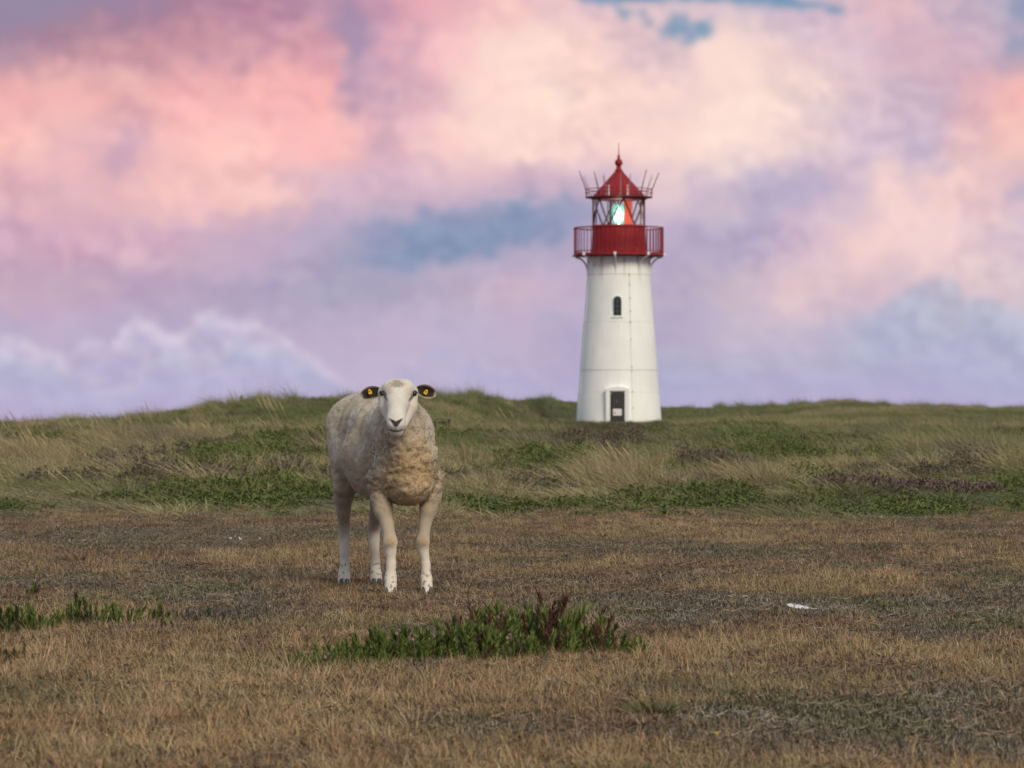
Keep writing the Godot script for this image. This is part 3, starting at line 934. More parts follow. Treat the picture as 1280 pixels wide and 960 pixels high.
func cushion(n: int, rad: float, h: float, leaf: float, tone := 0.3) -> ArrayMesh:
	# a low mound of small leafy shoots
	var g := Geo.new()
	for k in n:
		var a := rng.randf() * TAU
		var r := sqrt(rng.randf())
		var top := h * (1.0 - r * r * 0.75) * rng.randf_range(0.6, 1.1)
		var p := Vector3(cos(a) * r * rad, 0, sin(a) * r * rad)
		var v := 1.0 + rng.randf_range(-tone, tone)
		var col := Color(v * rng.randf_range(0.8, 1.25), v, v * rng.randf_range(0.7, 1.2))
		for j in 5:
			var q := p + Vector3(0, top * (0.35 + 0.16 * j), 0)
			var d := (Vector3(cos(a), 0, sin(a)) * r * 0.5 + rvec(0.8) + Vector3.UP * 0.8).normalized()
			blade(g, q, d, Vector3.ZERO, leaf * rng.randf_range(0.7, 1.4), leaf * 0.45, col, 2)
	return g.mesh()

func scatter(called: String, parent: Node, m: Mesh, xf: Array, cols: PackedColorArray, material: Material) -> void:
	if xf.is_empty(): return
	var mm := MultiMesh.new()
	mm.transform_format = MultiMesh.TRANSFORM_3D
	mm.use_colors = true
	mm.mesh = m
	mm.instance_count = xf.size()
	for k in xf.size():
		mm.set_instance_transform(k, xf[k])
		mm.set_instance_color(k, cols[k])
	var o := MultiMeshInstance3D.new()
	o.name = called
	o.multimesh = mm
	o.material_override = material
	if parent != self: o.set_meta("kind", "stuff")
	parent.add_child(o, true)

func stand(x: float, z: float, sc: Vector3, turn: float, sink := 0.0) -> Transform3D:
	return Transform3D(Basis(Vector3.UP, turn).scaled(sc), Vector3(x, height(x, z) - sink, z))

func jit(c: Color, s: float) -> Color:
	var v := 1.0 + rng.randf_range(-s, s)
	return Color(c.r * v, c.g * v * rng.randf_range(0.96, 1.04), c.b * v * rng.randf_range(0.9, 1.1))

# ---------------------------------------------------------------- dune plants
# low green heath on the dune foot: [px from, px to, metres from, metres to]
# the last number: 0 green, 1 brown and purple
var green_banks := [[548.0, 800.0, 28.4, 31.3, 0], [770.0, 960.0, 28.6, 33.0, 0], [940.0, 1340.0, 28.6, 31.6, 0], [975.0, 1060.0, 32.6, 35.4, 0], [1215.0, 1340.0, 32.0, 35.0, 0], [610.0, 740.0, 35.0, 46.0, 0], [785.0, 910.0, 35.5, 39.5, 0], [890.0, 1090.0, 41.0, 54.0, 0], [840.0, 985.0, 78.0, 125.0, 0], [215.0, 430.0, 34.5, 49.0, 0], [140.0, 425.0, 29.3, 34.0, 0], [-60.0, 45.0, 28.8, 31.0, 0], [690.0, 800.0, 42.0, 56.0, 1], [820.0, 930.0, 37.0, 41.0, 1], [640.0, 720.0, 32.0, 34.5, 1], [240.0, 330.0, 44.0, 50.0, 1], [90.0, 200.0, 38.0, 42.0, 1], [715.0, 815.0, 92.0, 120.0, 1], [1040.0, 1110.0, 40.0, 43.0, 0], [1130.0, 1290.0, 50.0, 60.0, 1]]
var heather_bank := [1035.0, 1245.0, 32.0, 33.8]

func in_bank(b: Array, x: float, d: float) -> float:
	var q := 640.0 + F * x / d
	var cx: float = (b[0] + b[1]) / 2.0
	var cd: float = (b[2] + b[3]) / 2.0
	var e := Vector2((q - cx) / (b[1] - b[0]) * 2.0, (d - cd) / (b[3] - b[2]) * 2.0).length()
	return 1.0 - sst(0.75, 1.15, e + 0.75 * nb.get_noise_2d(x * 34.0, d * 22.0) + 0.3 * nb.get_noise_2d(x * 110.0, d * 70.0))

var brown_bank := false
func heath_cover(x: float, d: float) -> float:
	var m := 0.0
	brown_bank = false
	var q := 640.0 + F * x / d
	for b in green_banks:
		if d < b[2] - 8.0 or d > b[3] + 8.0 or q < b[0] - 120.0 or q > b[1] + 120.0: continue
		var v := in_bank(b, x, d)
		if v > m:
			m = v
			brown_bank = b[4] == 1
	if d > 34.0:
		var v2 := sst(0.10, 0.24, nb.get_noise_2d(x * 12.0 + 40.0, d * 6.0)) * (1.0 - sst(90.0, 200.0, d)) * 0.8
		if v2 > m:
			m = v2
			brown_bank = nb.get_noise_2d(x * 7.0 + 400.0, d * 4.0) > 0.05
	return m

func build_dune_plants() -> void:
	var wind := Vector3(-0.55, 0, 0.12)
	var grass := [clump(60, 0.15, 0.10, 0.28, 0.0042, 1.2, wind * 0.9, 0.9), clump(56, 0.13, 0.10, 0.26, 0.0040, 1.2, wind * 1.1, 1.0), clump(60, 0.2, 0.10, 0.24, 0.0042, 1.2, wind * 0.9, 0.9), clump(50, 0.12, 0.15, 0.34, 0.0040, 0.9, wind * 1.4, 1.0)]
	var seeds := clump_stalk(4, 0.16, 0.22, 0.42, wind * 1.0)
	var low := [cushion(60, 0.15, 0.10, 0.022), cushion(70, 0.17, 0.13, 0.024), cushion(50, 0.13, 0.09, 0.020)]
	var gx := [[], [], [], []]
	var gc := [PackedColorArray(), PackedColorArray(), PackedColorArray(), PackedColorArray()]
	var hx := [[], [], []]
	var hc := [PackedColorArray(), PackedColorArray(), PackedColorArray()]
	var sx := []
	var sc := PackedColorArray()
	var tower := Vector2(px_at(773.5, TOWER_D), TOWER_D)
	var green := Color(0.150, 0.182, 0.062)
	var straw := Color(0.37, 0.305, 0.160)
	var grey := Color(0.20, 0.155, 0.11)
	var olive := Color(0.200, 0.205, 0.084)
	var crow := Color(0.105, 0.135, 0.028)
	var d := 27.6
	while d < 312.0:
		var dd := 0.02 * d
		var half := 0.15 * d + 1.6
		var rho := 85.0 * pow(30.0 / d, 1.25)
		var n := int(rho * 2.0 * half * dd)
		for k in n:
			var x := rng.randf_range(-half, half)
			var e := d + rng.randf() * dd
			if e < plain_edge(x) - (1.6 if rng.randf() < 0.12 else 0.0): continue
			var q := 640.0 + F * x / e
			var cd := table(crest_px, crest_d, q)
			if e > cd + 6.0: continue
			if Vector2(x, e).distance_to(tower) < 2.75: continue
			if in_bank(heather_bank, x, e) > 0.5: continue
			var hcov := heath_cover(x, e)
			var grow := 1.0 + 0.5 * sst(60.0, 220.0, e)
			if rng.randf() < hcov * 0.93:
				if rng.randf() < 0.75:
					var v := rng.randi() % 3
					var s := rng.randf_range(0.7, 1.35) * grow
					hx[v].append(stand(x, -e, Vector3(s, s * rng.randf_range(0.5, 1.2) * lerpf(0.55, 1.0, sst(29.0, 34.0, e)), s), rng.randf() * TAU, 0.02))
					var hcol := Color(0.135, 0.092, 0.080).lerp(Color(0.12, 0.10, 0.05), rng.randf()) if brown_bank else crow.lerp(Color(0.13, 0.12, 0.04), clampf(nb.get_noise_2d(x * 50.0, e * 50.0) + 0.15, 0.0, 0.7))
					hc[v].append(jit(hcol, 0.28))
				continue
			var n1 := na.get_noise_2d(x * 5.0, e * 3.0)
			var n2 := nb.get_noise_2d(x * 16.0, e * 9.0)
			var to_crest := sst(0.62, 0.95, e / cd)
			var c := olive.lerp(straw, clampf(0.20 + n1 * 1.6 + n2 * 1.7 + 0.2 * (1.0 - sst(200.0, 420.0, q)) - to_crest * 0.4, 0.0, 1.0))
			c = c.lerp(green, clampf(0.30 - n1 * 1.3 - n2 * 0.8 + to_crest * 0.5, 0.0, 0.95))
			c = c.lerp(grey, clampf(nb.get_noise_2d(x * 13.0 + 700.0, e * 7.0) * 2.2 - 0.25, 0.0, 0.75))
			# near the dune foot the sward is short
			var tall := lerpf(0.5, 1.0, sst(28.6, 36.0, e)) * clampf(0.75 + n2 * 0.9 + 1.3 * nb.get_noise_2d(x * 44.0 + 5.0, e * 20.0), 0.4, 1.6)
			var low_view := exp(-pow((q - 775.0) / 75.0, 2.0)) * sst(40.0, 60.0, e) * (1.0 - sst(195.0, 215.0, e) * 0.4)
			tall *= 1.0 - 0.72 * low_view
			tall *= 1.0 + 1.4 * sst(0.86, 0.97, e / cd) * sst(0.0, 0.4, nb.get_noise_2d(x * 22.0 + 20.0, e * 3.0)) * (1.0 - low_view)
			var v2 := rng.randi() % 4
			var s2 := rng.randf_range(0.75, 1.25) * grow
			gx[v2].append(stand(x, -e, Vector3(s2, s2 * tall, s2), rng.randfn(0.0, 0.9), 0.02))
			gc[v2].append(jit(c, 0.2))
			var seedy := 0.020 * sst(0.0, 0.45, n1 + n2 * 0.8 + 0.25 * (1.0 - sst(380.0, 520.0, q))) * (1.0 - 0.82 * sst(400.0, 560.0, q)) * (1.0 - sst(70.0, 140.0, e)) * sst(31.0, 35.0, e) * (1.0 - 0.8 * low_view)
			if rng.randf() < seedy:
				var s3 := rng.randf_range(0.45, 1.0)
				sx.append(stand(x, -e, Vector3(s3, s3 * tall, s3), rng.randf_range(-0.6, 0.6)))
				sc.append(jit(Color(0.44, 0.33, 0.175), 0.25))
		d += dd
	var root := base("dune_grass", Vector3.ZERO)
	tag(root, "windswept green and straw grass covering the dunes round the lighthouse", "dune grass", "", "stuff")
	var gm := vmat(0.85, 0.25)
	for v in 4: scatter("grass_tufts", root, grass[v], gx[v], gc[v], gm)
	var seed_root := base("seeding_grass", Vector3.ZERO)
	tag(seed_root, "pale straw seed stalks leaning in the wind above the dune grass", "seed stalks", "", "stuff")
	scatter("seed_stalks", seed_root, seeds, sx, sc, gm)
	var heath := base("dune_heath", Vector3.ZERO)
	tag(heath, "low dark green heath cushions spread over the foot of the dunes", "heath", "", "stuff")
	for v in 3: scatter("heath_cushions", heath, low[v], hx[v], hc[v], vmat(0.8, 0.15))
	print("dune counts ", gx[0].size() * 4, " ", hx[0].size() * 3, " ", sx.size())
	# the heather bank
	var hp := base("heather_bank", Vector3(px_at(1140.0, 32.4), 0, -32.4))
	tag(hp, "dark purple-brown heather growing in a low bank on the dune foot", "heather")
	var px := []
	var pc := PackedColorArray()
	for k in 900:
		var x := px_at(rng.randf_range(1010, 1270), 32.4)
		var e := rng.randf_range(31.2, 33.8)
		if in_bank(heather_bank, x, e) < 0.5: continue
		var s := rng.randf_range(0.7, 1.3)
		var tr := stand(x, -e, Vector3(s, s * rng.randf_range(0.6, 1.0), s), rng.randf() * TAU, 0.02)
		tr.origin -= hp.position
		px.append(tr)
		pc.append(jit(Color(0.150, 0.088, 0.088).lerp(Color(0.12, 0.095, 0.055), rng.randf() * 0.6), 0.25))
	scatter("heather_sprigs", hp, low[1], px, pc, vmat(0.85, 0.1))

func clump_stalk(n: int, rad: float, l0: float, l1: float, wind: Vector3) -> ArrayMesh:
	# bare stalks that end in a narrow seed head
	var g := Geo.new()
	for k in n:
		var a := rng.randf() * TAU
		var p := Vector3(cos(a), 0, sin(a)) * rad * rng.randf()
		var ln := rng.randf_range(l0, l1)
		var d := (Vector3.UP + wind * rng.randf_range(0.7, 1.2) + rvec(0.1)).normalized()
		var b := wind * 0.25
		var pts := []
		for j in 4:
			var t := j / 3.0
			pts.append(p + d * ln * t + b * ln * t * t)
		tube(g, pts, [0.0018, 0.0017, 0.0015, 0.0014], 4, Color(0.8, 0.8, 0.8), false)
		var h0: Vector3 = pts[3]
		var hd := (d + b * 2.0).normalized()
		tube(g, [h0 - hd * 0.01, h0 + hd * 0.03, h0 + hd * 0.09, h0 + hd * 0.14], [0.002, 0.0075, 0.006, 0.001], 5, Color(1.05, 1.0, 0.95), false)
	return g.mesh()
# ---------------------------------------------------------------- sheep
const SHEEP := Vector3(-0.515, 0.0, -16.045)
# a point measured on the photograph, at so many metres in front of the sheep's middle, in the sheep's own space
func jp(px: float, py: float, dz: float) -> Vector3:
	var d := -SHEEP.z - dz
	return Vector3((px - 640.0) / F * d - SHEEP.x, EYE + (HOR - py) / F * d, dz)

# a point of the trunk: t along the body axis, s to the sheep's own side, y up
func ta(t: float, y: float, s := 0.0) -> Vector3:
	return Vector3(0.345 * t + 0.938 * s, y, 0.938 * t - 0.345 * s)

# Surface nets round tapered capsules joined by a smooth minimum.
func nets(bones: Array, cuts: Array, h: float, k: float, g: Geo) -> void:
	var lo := Vector3(1e9, 1e9, 1e9)
	var hi := -lo
	for b in bones:
		var r: float = maxf(b[2], b[3]) + 3.0 * k
		lo = lo.min(b[0] - Vector3.ONE * r).min(b[1] - Vector3.ONE * r)
		hi = hi.max(b[0] + Vector3.ONE * r).max(b[1] + Vector3.ONE * r)
	var nx := int((hi.x - lo.x) / h) + 3
	var ny := int((hi.y - lo.y) / h) + 3
	var nz := int((hi.z - lo.z) / h) + 3
	var f := PackedFloat32Array()
	f.resize(nx * ny * nz)
	var m := 5.0 * k
	for b in bones:
		var a: Vector3 = b[0]
		var ab: Vector3 = b[1] - b[0]
		var ra: float = b[2]
		var dr: float = b[3] - b[2]
		var l2 := maxf(ab.length_squared(), 1e-9)
		var r: float = maxf(b[2], b[3]) + m
		var p0 := ((a.min(b[1]) - Vector3.ONE * r - lo) / h).floor().max(Vector3.ZERO)
		var p1 := ((a.max(b[1]) + Vector3.ONE * r - lo) / h).ceil().min(Vector3(nx - 1, ny - 1, nz - 1))
		var kk: float = k if b.size() < 5 else b[4]
		for z in range(int(p0.z), int(p1.z) + 1):
			for y in range(int(p0.y), int(p1.y) + 1):
				var row := (z * ny + y) * nx
				var q := Vector3(0, lo.y + y * h, lo.z + z * h) - a
				for x in range(int(p0.x), int(p1.x) + 1):
					q.x = lo.x + x * h - a.x
					var t := clampf(q.dot(ab) / l2, 0.0, 1.0)
					var dist := (q - ab * t).length() - ra - dr * t
					if dist < m: f[row + x] += exp(-dist / k)
	var far := m
	for i in f.size():
		f[i] = -k * log(f[i]) if f[i] > 0.0 else far
	for c in cuts:
		# hollow: [from, to, radius, softness]
		var a: Vector3 = c[0]
		var ab: Vector3 = c[1] - c[0]
		var l2 := maxf(ab.length_squared(), 1e-9)
		var r: float = c[2] + c[3] * 3.0
		var p0 := ((a.min(c[1]) - Vector3.ONE * r - lo) / h).floor().max(Vector3.ZERO)
		var p1 := ((a.max(c[1]) + Vector3.ONE * r - lo) / h).ceil().min(Vector3(nx - 1, ny - 1, nz - 1))
		for z in range(int(p0.z), int(p1.z) + 1):
			for y in range(int(p0.y), int(p1.y) + 1):
				var row := (z * ny + y) * nx
				for x in range(int(p0.x), int(p1.x) + 1):
					var q := lo + Vector3(x, y, z) * h - a
					var t := clampf(q.dot(ab) / l2, 0.0, 1.0)
					var dist: float = c[2] - (q - ab * t).length()
					var s: float = c[3]
					var v := f[row + x]
					var w := maxf(s - absf(v - dist), 0.0) / s
					f[row + x] = maxf(v, dist) + w * w * s * 0.25
	var sy := nx
	var sz := nx * ny
	var idx := {}
	var lim := h * 2.6
	for z in nz - 1:
		for y in ny - 1:
			var row := z * sz + y * sy
			for x in nx - 1:
				var o := row + x
				if absf(f[o]) > lim: continue
				var c := [f[o], f[o + 1], f[o + sy], f[o + sy + 1], f[o + sz], f[o + sz + 1], f[o + sz + sy], f[o + sz + sy + 1]]
				var mask := 0
				for i in 8:
					if c[i] < 0.0: mask |= 1 << i
				if mask == 0 or mask == 255: continue
				var sum := Vector3.ZERO
				var cnt := 0
				for i in 8:
					for ax in 3:
						var bit := 1 << ax
						if i & bit: continue
						var j := i | bit
						if (c[i] < 0.0) != (c[j] < 0.0):
							var t: float = c[i] / (c[i] - c[j])
							var p := Vector3(i & 1, (i >> 1) & 1, (i >> 2) & 1)
							p[ax] += t
							sum += p; cnt += 1
				var gr := Vector3(c[1] + c[3] + c[5] + c[7] - c[0] - c[2] - c[4] - c[6], c[2] + c[3] + c[6] + c[7] - c[0] - c[1] - c[4] - c[5], c[4] + c[5] + c[6] + c[7] - c[0] - c[1] - c[2] - c[3])
				idx[o] = g.vert(lo + (Vector3(x, y, z) + sum / cnt) * h, gr.normalized())
	for o in idx:
		var steps := [1, sy, sz]
		for ax in 3:
			var s0: int = steps[ax]
			var s1: int = steps[(ax + 1) % 3]
			var s2: int = steps[(ax + 2) % 3]
			if (f[o] < 0.0) == (f[o + s0] < 0.0): continue
			if not (idx.has(o - s1) and idx.has(o - s2) and idx.has(o - s1 - s2)): continue
			if f[o] < 0.0: g.quad(idx[o], idx[o - s2], idx[o - s1 - s2], idx[o - s1])
			else: g.quad(idx[o], idx[o - s1], idx[o - s1 - s2], idx[o - s2])

func limb(out: Array, pts: Array, rad: Array) -> void:
	for k in pts.size() - 1: out.append([pts[k], pts[k + 1], rad[k], rad[k + 1]])

func sheep_color(p: Vector3, in_head: bool) -> Color:
	var n := na.get_noise_3d(p.x * 700.0, p.y * 700.0, p.z * 700.0)
	var n2 := nb.get_noise_3d(p.x * 2400.0, p.y * 2400.0, p.z * 2400.0)
	var wool := Color(0.405, 0.330, 0.240) * (1.0 + 0.14 * n + 0.05 * n2)
	# patches where the fleece is cleaner
	wool = wool.lerp(Color(0.46, 0.405, 0.325), sst(-0.05, 0.35, na.get_noise_3d(p.x * 260.0 + 40.0, p.y * 260.0, p.z * 260.0)))
	# stained tan wool on the breast
	var br := Vector3((p.x - 0.105) / 0.15, (p.y - 0.48) / 0.16, (p.z - 0.36) / 0.22).length()
	wool = wool.lerp(Color(0.54, 0.385, 0.205) * (1.0 + 0.12 * n2), (1.0 - sst(0.2, 1.3, br + 0.5 * n + 0.2 * n2)) * 0.85)
	if in_head:
		var c := Color(0.635, 0.585, 0.50) * (1.0 + 0.12 * n + 0.10 * n2)
		return c
	# white short hair on the legs
	var leg := 1.0 - sst(0.16, 0.28, p.y + 0.08 * n)
	var c2 := wool.lerp(Color(0.70, 0.62, 0.51) * (1.0 + 0.1 * n2), leg)
	if p.z < 0.05: c2 = c2.lerp(Color(0.42, 0.34, 0.25), leg * clampf(0.42 + n * 1.2, 0.0, 0.8) * sst(0.06, 0.12, p.y))
	# worn tan knees
	for kn in [jp(488, 677, 0.31), jp(529, 677, 0.29)]:
		var e := Vector3((p.x - kn.x) / 0.026, (p.y - kn.y) / 0.03, (p.z - kn.z - 0.02) / 0.04).length()
		c2 = c2.lerp(Color(0.40, 0.26, 0.12), (1.0 - sst(0.5, 1.1, e + 0.3 * n2)) * 0.75)
	# mud specks above the hooves
	if p.y < 0.11 and n2 > 0.28: c2 = c2.lerp(Color(0.12, 0.085, 0.055), 0.7)
	c2.a = 1.0
	return c2

func face_color(p: Vector3, c: Color) -> Color:
	var n2 := nb.get_noise_3d(p.x * 3000.0, p.y * 3000.0, p.z * 3000.0)
	# brown smudge on the brow
	var o := jp(497, 479.5, 0.5)
	var e := Vector2((p.x - o.x) / 0.036, (p.y - o.y) / 0.017).length()
	c = c.lerp(Color(0.26, 0.20, 0.13), (1.0 - sst(0.45, 1.15, e + 0.5 * n2)) * 0.8)
	# tan at the brow sides and cheeks
	for q in [[486.0, 484.0, 0.02], [510.0, 492.0, 0.022], [488.0, 490.0, 0.016], [519.0, 512.0, 0.03]]:
		var o2 := jp(q[0], q[1], 0.5)
		c = c.lerp(Color(0.52, 0.40, 0.24), (1.0 - sst(0.2, 1.2, Vector2(p.x - o2.x, p.y - o2.y).length() / q[2] + 0.4 * n2)) * 0.45)
	# dark lines from the inner corners of the eyes
	for q in [[478.5, 491.0, 484.5, 501.0], [518.0, 491.0, 511.5, 501.0]]:
		var a := jp(q[0], q[1], 0.5)
		var b := jp(q[2], q[3], 0.52)
		var ab := Vector2(b.x - a.x, b.y - a.y)
		var ap := Vector2(p.x - a.x, p.y - a.y)
		var t := clampf(ap.dot(ab) / ab.length_squared(), 0.0, 1.0)
		var dist := (ap - ab * t).length()
		c = c.lerp(Color(0.07, 0.055, 0.045), (1.0 - sst(0.3, 1.0, dist / lerpf(0.0125, 0.004, t) + 0.3 * n2)) * 0.9)
	# nose leather and the mouth
	if p.z > 0.545:
		var nz := jp(495, 528.0, 0.6)
		var dx := absf(p.x - nz.x)
		var dy := p.y - nz.y
		var v := maxf(maxf(dx - (0.008 + (dy + 0.014) * 0.70), dy - (0.0045 + dx * 0.42)), -dy - 0.017)
		c = c.lerp(Color(0.035, 0.035, 0.038), 1.0 - sst(-0.002, 0.0025, v))
		if dx < 0.0025 and dy < -0.012 and dy > -0.034: c = c.lerp(Color(0.12, 0.10, 0.095), 0.7)
		var my := -0.0345 + 9.0 * dx * dx
		var w := maxf(absf(dy - my) - 0.0022, dx - 0.027)
		c = c.lerp(Color(0.06, 0.048, 0.042), 1.0 - sst(-0.001, 0.002, w))
		var ms := jp(505, 516, 0.58)
		if Vector2((p.x - ms.x) / 0.003, (p.y - ms.y) / 0.008).length() < 1.0 and n2 > -0.1: c = c.lerp(Color(0.1, 0.08, 0.06), 0.8)
	c.a = 1.0
	return c

func ear(g: Geo, root: Vector3, tip: Vector3, half: float) -> void:
	# a cupped leaf: dark inside, pale hair outside and along the rim
	var ax := tip - root
	var along := ax.normalized()
	var up := Vector3.UP - along * along.y
	up = up.normalized()
	var fw := Vector3.BACK
	var nu := 14
	var nv := 12
	var grid := []
	for side in 2:
		var rows := []
		for i in nu + 1:
			var s := float(i) / nu
			var w := half * pow(sin(PI * clampf(0.10 + 0.87 * s, 0.0, 1.0)), 0.62) * lerpf(0.85, 1.0, s)
			var row := []
			for j in nv + 1:
				var v := float(j) / nv * 2.0 - 1.0
				var cup := 0.020 * (1.0 - v * v) * sin(PI * clampf(s * 0.9 + 0.08, 0, 1)) + (0.0035 if side == 1 else 0.0)
				var p := root + ax * s + up * (v * w - 0.004 * s * s) - fw * cup
				var col := Color(0.56, 0.52, 0.45)
				if side == 0:
					var rim := maxf(absf(v), sst(0.6, 1.0, s) * 0.98)
					col = Color(0.030, 0.021, 0.016).lerp(Color(0.40, 0.33, 0.24), sst(0.66, 0.95, rim))
				row.append(g.vert(p, (fw * (1 if side == 0 else -1) + up * v * -0.7 * (1 if side == 0 else -1)).normalized(), col))
			rows.append(row)
		for i in nu:
			for j in nv: g.quad(rows[i][j], rows[i + 1][j], rows[i + 1][j + 1], rows[i][j + 1])
		grid.append(rows)
	for i in nu:
		for j in [0, nv]:
			g.quad(grid[0][i][j], grid[0][i + 1][j], grid[1][i + 1][j], grid[1][i][j])
	for j in nv: g.quad(grid[0][nu][j], grid[0][nu][j + 1], grid[1][nu][j + 1], grid[1][nu][j])

func build_sheep() -> void:
	var root := base("sheep", SHEEP)
	tag(root, "shorn cream sheep with yellow ear tags standing on the dry heath", "sheep")
	var b := []
	var lg := []
	# trunk
	b.append([ta(-0.30, 0.690), ta(-0.02, 0.668), 0.112, 0.108])
	b.append([ta(-0.02, 0.668), ta(0.24, 0.655), 0.108, 0.105])
	b.append([ta(-0.36, 0.685), ta(-0.32, 0.56), 0.10, 0.108])
	b.append([ta(-0.25, 0.56), ta(0.02, 0.502), 0.115, 0.130])
	b.append([ta(0.02, 0.502), ta(0.27, 0.462), 0.130, 0.104])
	for s in [-1.0, 1.0]:
		b.append([ta(-0.31, 0.675, 0.058 * s), ta(-0.24, 0.57, 0.062 * s), 0.085, 0.075])
		b.append([ta(-0.02, 0.56, 0.055 * s), ta(0.1, 0.54, 0.05 * s), 0.105, 0.10])
		b.append([ta(0.21, 0.66, 0.05 * s), ta(0.285, 0.49, 0.070 * s), 0.062, 0.050])
	# breast and neck
	b.append([ta(0.30, 0.56), ta(0.350, 0.440), 0.092, 0.076])
	var nape := jp(500, 497, 0.33)
	b.append([ta(0.24, 0.645), nape, 0.11, 0.058])
	b.append([ta(0.34, 0.55), jp(500, 525, 0.38), 0.098, 0.062])
	# legs: the upper part belongs to the trunk, the rest is finer
	b.append([ta(0.27, 0.50, -0.080), jp(475, 614, 0.27), 0.044, 0.030])
	b.append([ta(0.27, 0.50, 0.075), jp(539, 612, 0.24), 0.042, 0.030])
	b.append([ta(-0.27, 0.56, -0.068), jp(429, 610, -0.21), 0.066, 0.040])
	b.append([ta(-0.27, 0.55, 0.075), jp(478, 610, -0.24), 0.070, 0.046])
	limb(lg, [jp(474, 598, 0.262), jp(476.5, 622, 0.272), jp(479, 638, 0.282), jp(484, 655, 0.295), jp(488, 677, 0.315), jp(488.3, 689, 0.305), jp(489, 705, 0.30), jp(488.3, 723, 0.30), jp(488.3, 731, 0.310), jp(488.5, 742, 0.325)], [0.052, 0.041, 0.035, 0.0245, 0.0265, 0.0205, 0.0178, 0.0225, 0.0215, 0.0235])
	limb(lg, [jp(541, 598, 0.235), jp(538.5, 622, 0.248), jp(535, 638, 0.256), jp(531.5, 655, 0.263), jp(528.7, 677, 0.275), jp(529.6, 689, 0.265), jp(532.3, 705, 0.26), jp(533, 723, 0.26), jp(533.5, 731, 0.27), jp(534, 742, 0.285)], [0.046, 0.039, 0.033, 0.0225, 0.0245, 0.0190, 0.0165, 0.0215, 0.0205, 0.0230])
	limb(lg, [jp(430, 598, -0.22), jp(429, 620, -0.24), jp(429, 638, -0.28), jp(430, 655, -0.325), jp(430.2, 672, -0.34), jp(431, 702, -0.30), jp(430.3, 720, -0.27), jp(430.2, 728, -0.26), jp(430.5, 736.5, -0.245)], [0.052, 0.040, 0.030, 0.0240, 0.0220, 0.0180, 0.0235, 0.0235, 0.0245])
	limb(lg, [jp(478, 598, -0.24), jp(476, 622, -0.26), jp(471, 642, -0.32), jp(467.5, 660, -0.385), jp(467.5, 674, -0.385), jp(469.5, 702, -0.345), jp(470, 719, -0.315), jp(470.5, 727, -0.305), jp(471, 735.5, -0.29)], [0.052, 0.042, 0.030, 0.0255, 0.0215, 0.0180, 0.0225, 0.022, 0.0235])
	# tail
	limb(b, [ta(-0.41, 0.66), ta(-0.45, 0.58), ta(-0.45, 0.48)], [0.035, 0.03, 0.018])
	var g := Geo.new()
	nets(b, [], 0.0085, 0.016, g)
	nets(lg, [], 0.0062, 0.004, g)
	print("body verts ", g.v.size(), " ", Time.get_ticks_msec())
	# shallow lumps and shear ridges of the fleece
	for k in g.v.size():
		var p := g.v[k]
		if p.y > 0.36:
			var t := p.x * 0.345 + p.z * 0.938
			var ridge := 0.0
			for ti in [-0.20, -0.10, -0.01, 0.075, 0.155]: ridge += exp(-pow((t - ti - 0.22 * (p.y - 0.56) - 0.02 * na.get_noise_3d(p.x * 250.0, p.y * 250.0, p.z * 250.0)) / 0.020, 2.0))
			var side := 1.0 - sst(0.22, 0.3, t)
			var w := sst(0.36, 0.42, p.y)
			g.v[k] = p + g.n[k] * w * (0.012 * ridge * side + 0.007 * na.get_noise_3d(p.x * 900.0, p.y * 900.0, p.z * 900.0) + lerpf(0.0045, 0.010, sst(0.1, 0.25, t)) * nb.get_noise_3d(p.x * 1500.0, p.y * 1500.0, p.z * 1500.0))
	var nbody := g.v.size()
	# normals of the lumpy surface
	for k in nbody: g.n[k] *= 1e-5
	for k in range(0, g.i.size(), 3):
		var fn := (g.v[g.i[k + 2]] - g.v[g.i[k]]).cross(g.v[g.i[k + 1]] - g.v[g.i[k]])
		for j in 3: g.n[g.i[k + j]] += fn
	for k in nbody: g.n[k] = g.n[k].normalized()
	for k in nbody: g.c[k] = sheep_color(g.v[k], false)
	# the head, on a finer grid
	var hb := []
	hb.append([jp(498.3, 491, 0.415), jp(497.8, 493, 0.465), 0.053, 0.051])
	hb.append([jp(497.8, 494, 0.47), jp(496.5, 505, 0.525), 0.051, 0.040])
	hb.append([jp(496.5, 505, 0.525), jp(495.2, 522, 0.575), 0.041, 0.0315])
	hb.append([jp(495.0, 523, 0.575), jp(495.0, 529.5, 0.592), 0.031, 0.0285])
	hb.append([jp(495.2, 531, 0.580), jp(495.2, 537, 0.575), 0.029, 0.025])
	hb.append([jp(497, 520, 0.49), jp(495.3, 540.5, 0.562), 0.036, 0.021])
	for s in [-1.0, 1.0]:
		var cx := 497.5
		hb.append([jp(cx + 16.5 * s, 493, 0.45), jp(cx + 14 * s, 508, 0.46), 0.026, 0.031])
		hb.append([jp(cx + 12.5 * s, 484.5, 0.475), jp(cx + 18.0 * s, 488.5, 0.455), 0.020, 0.016])
		hb.append([jp(cx + 12 * s, 512, 0.47), jp(cx + 6 * s, 530, 0.53), 0.030, 0.018])
		hb.append([jp(495.0 + 6.0 * s, 525, 0.595), jp(495.0 + 5.0 * s, 529.5, 0.600), 0.0125, 0.012])
	hb.append([jp(488.5, 484.5, 0.44), jp(507.5, 484.5, 0.44), 0.030, 0.030])
	hb.append([jp(491.5, 486.0, 0.475), jp(504.5, 486.0, 0.475), 0.030, 0.030])
	hb.append([nape, jp(498.3, 497, 0.42), 0.066, 0.056])
	var cuts := []
	cuts.append([jp(486.8, 539.2, 0.60), jp(492, 540.6, 0.612), 0.0035, 0.004])
	cuts.append([jp(492, 540.6, 0.612), jp(498.4, 540.6, 0.612), 0.0035, 0.004])
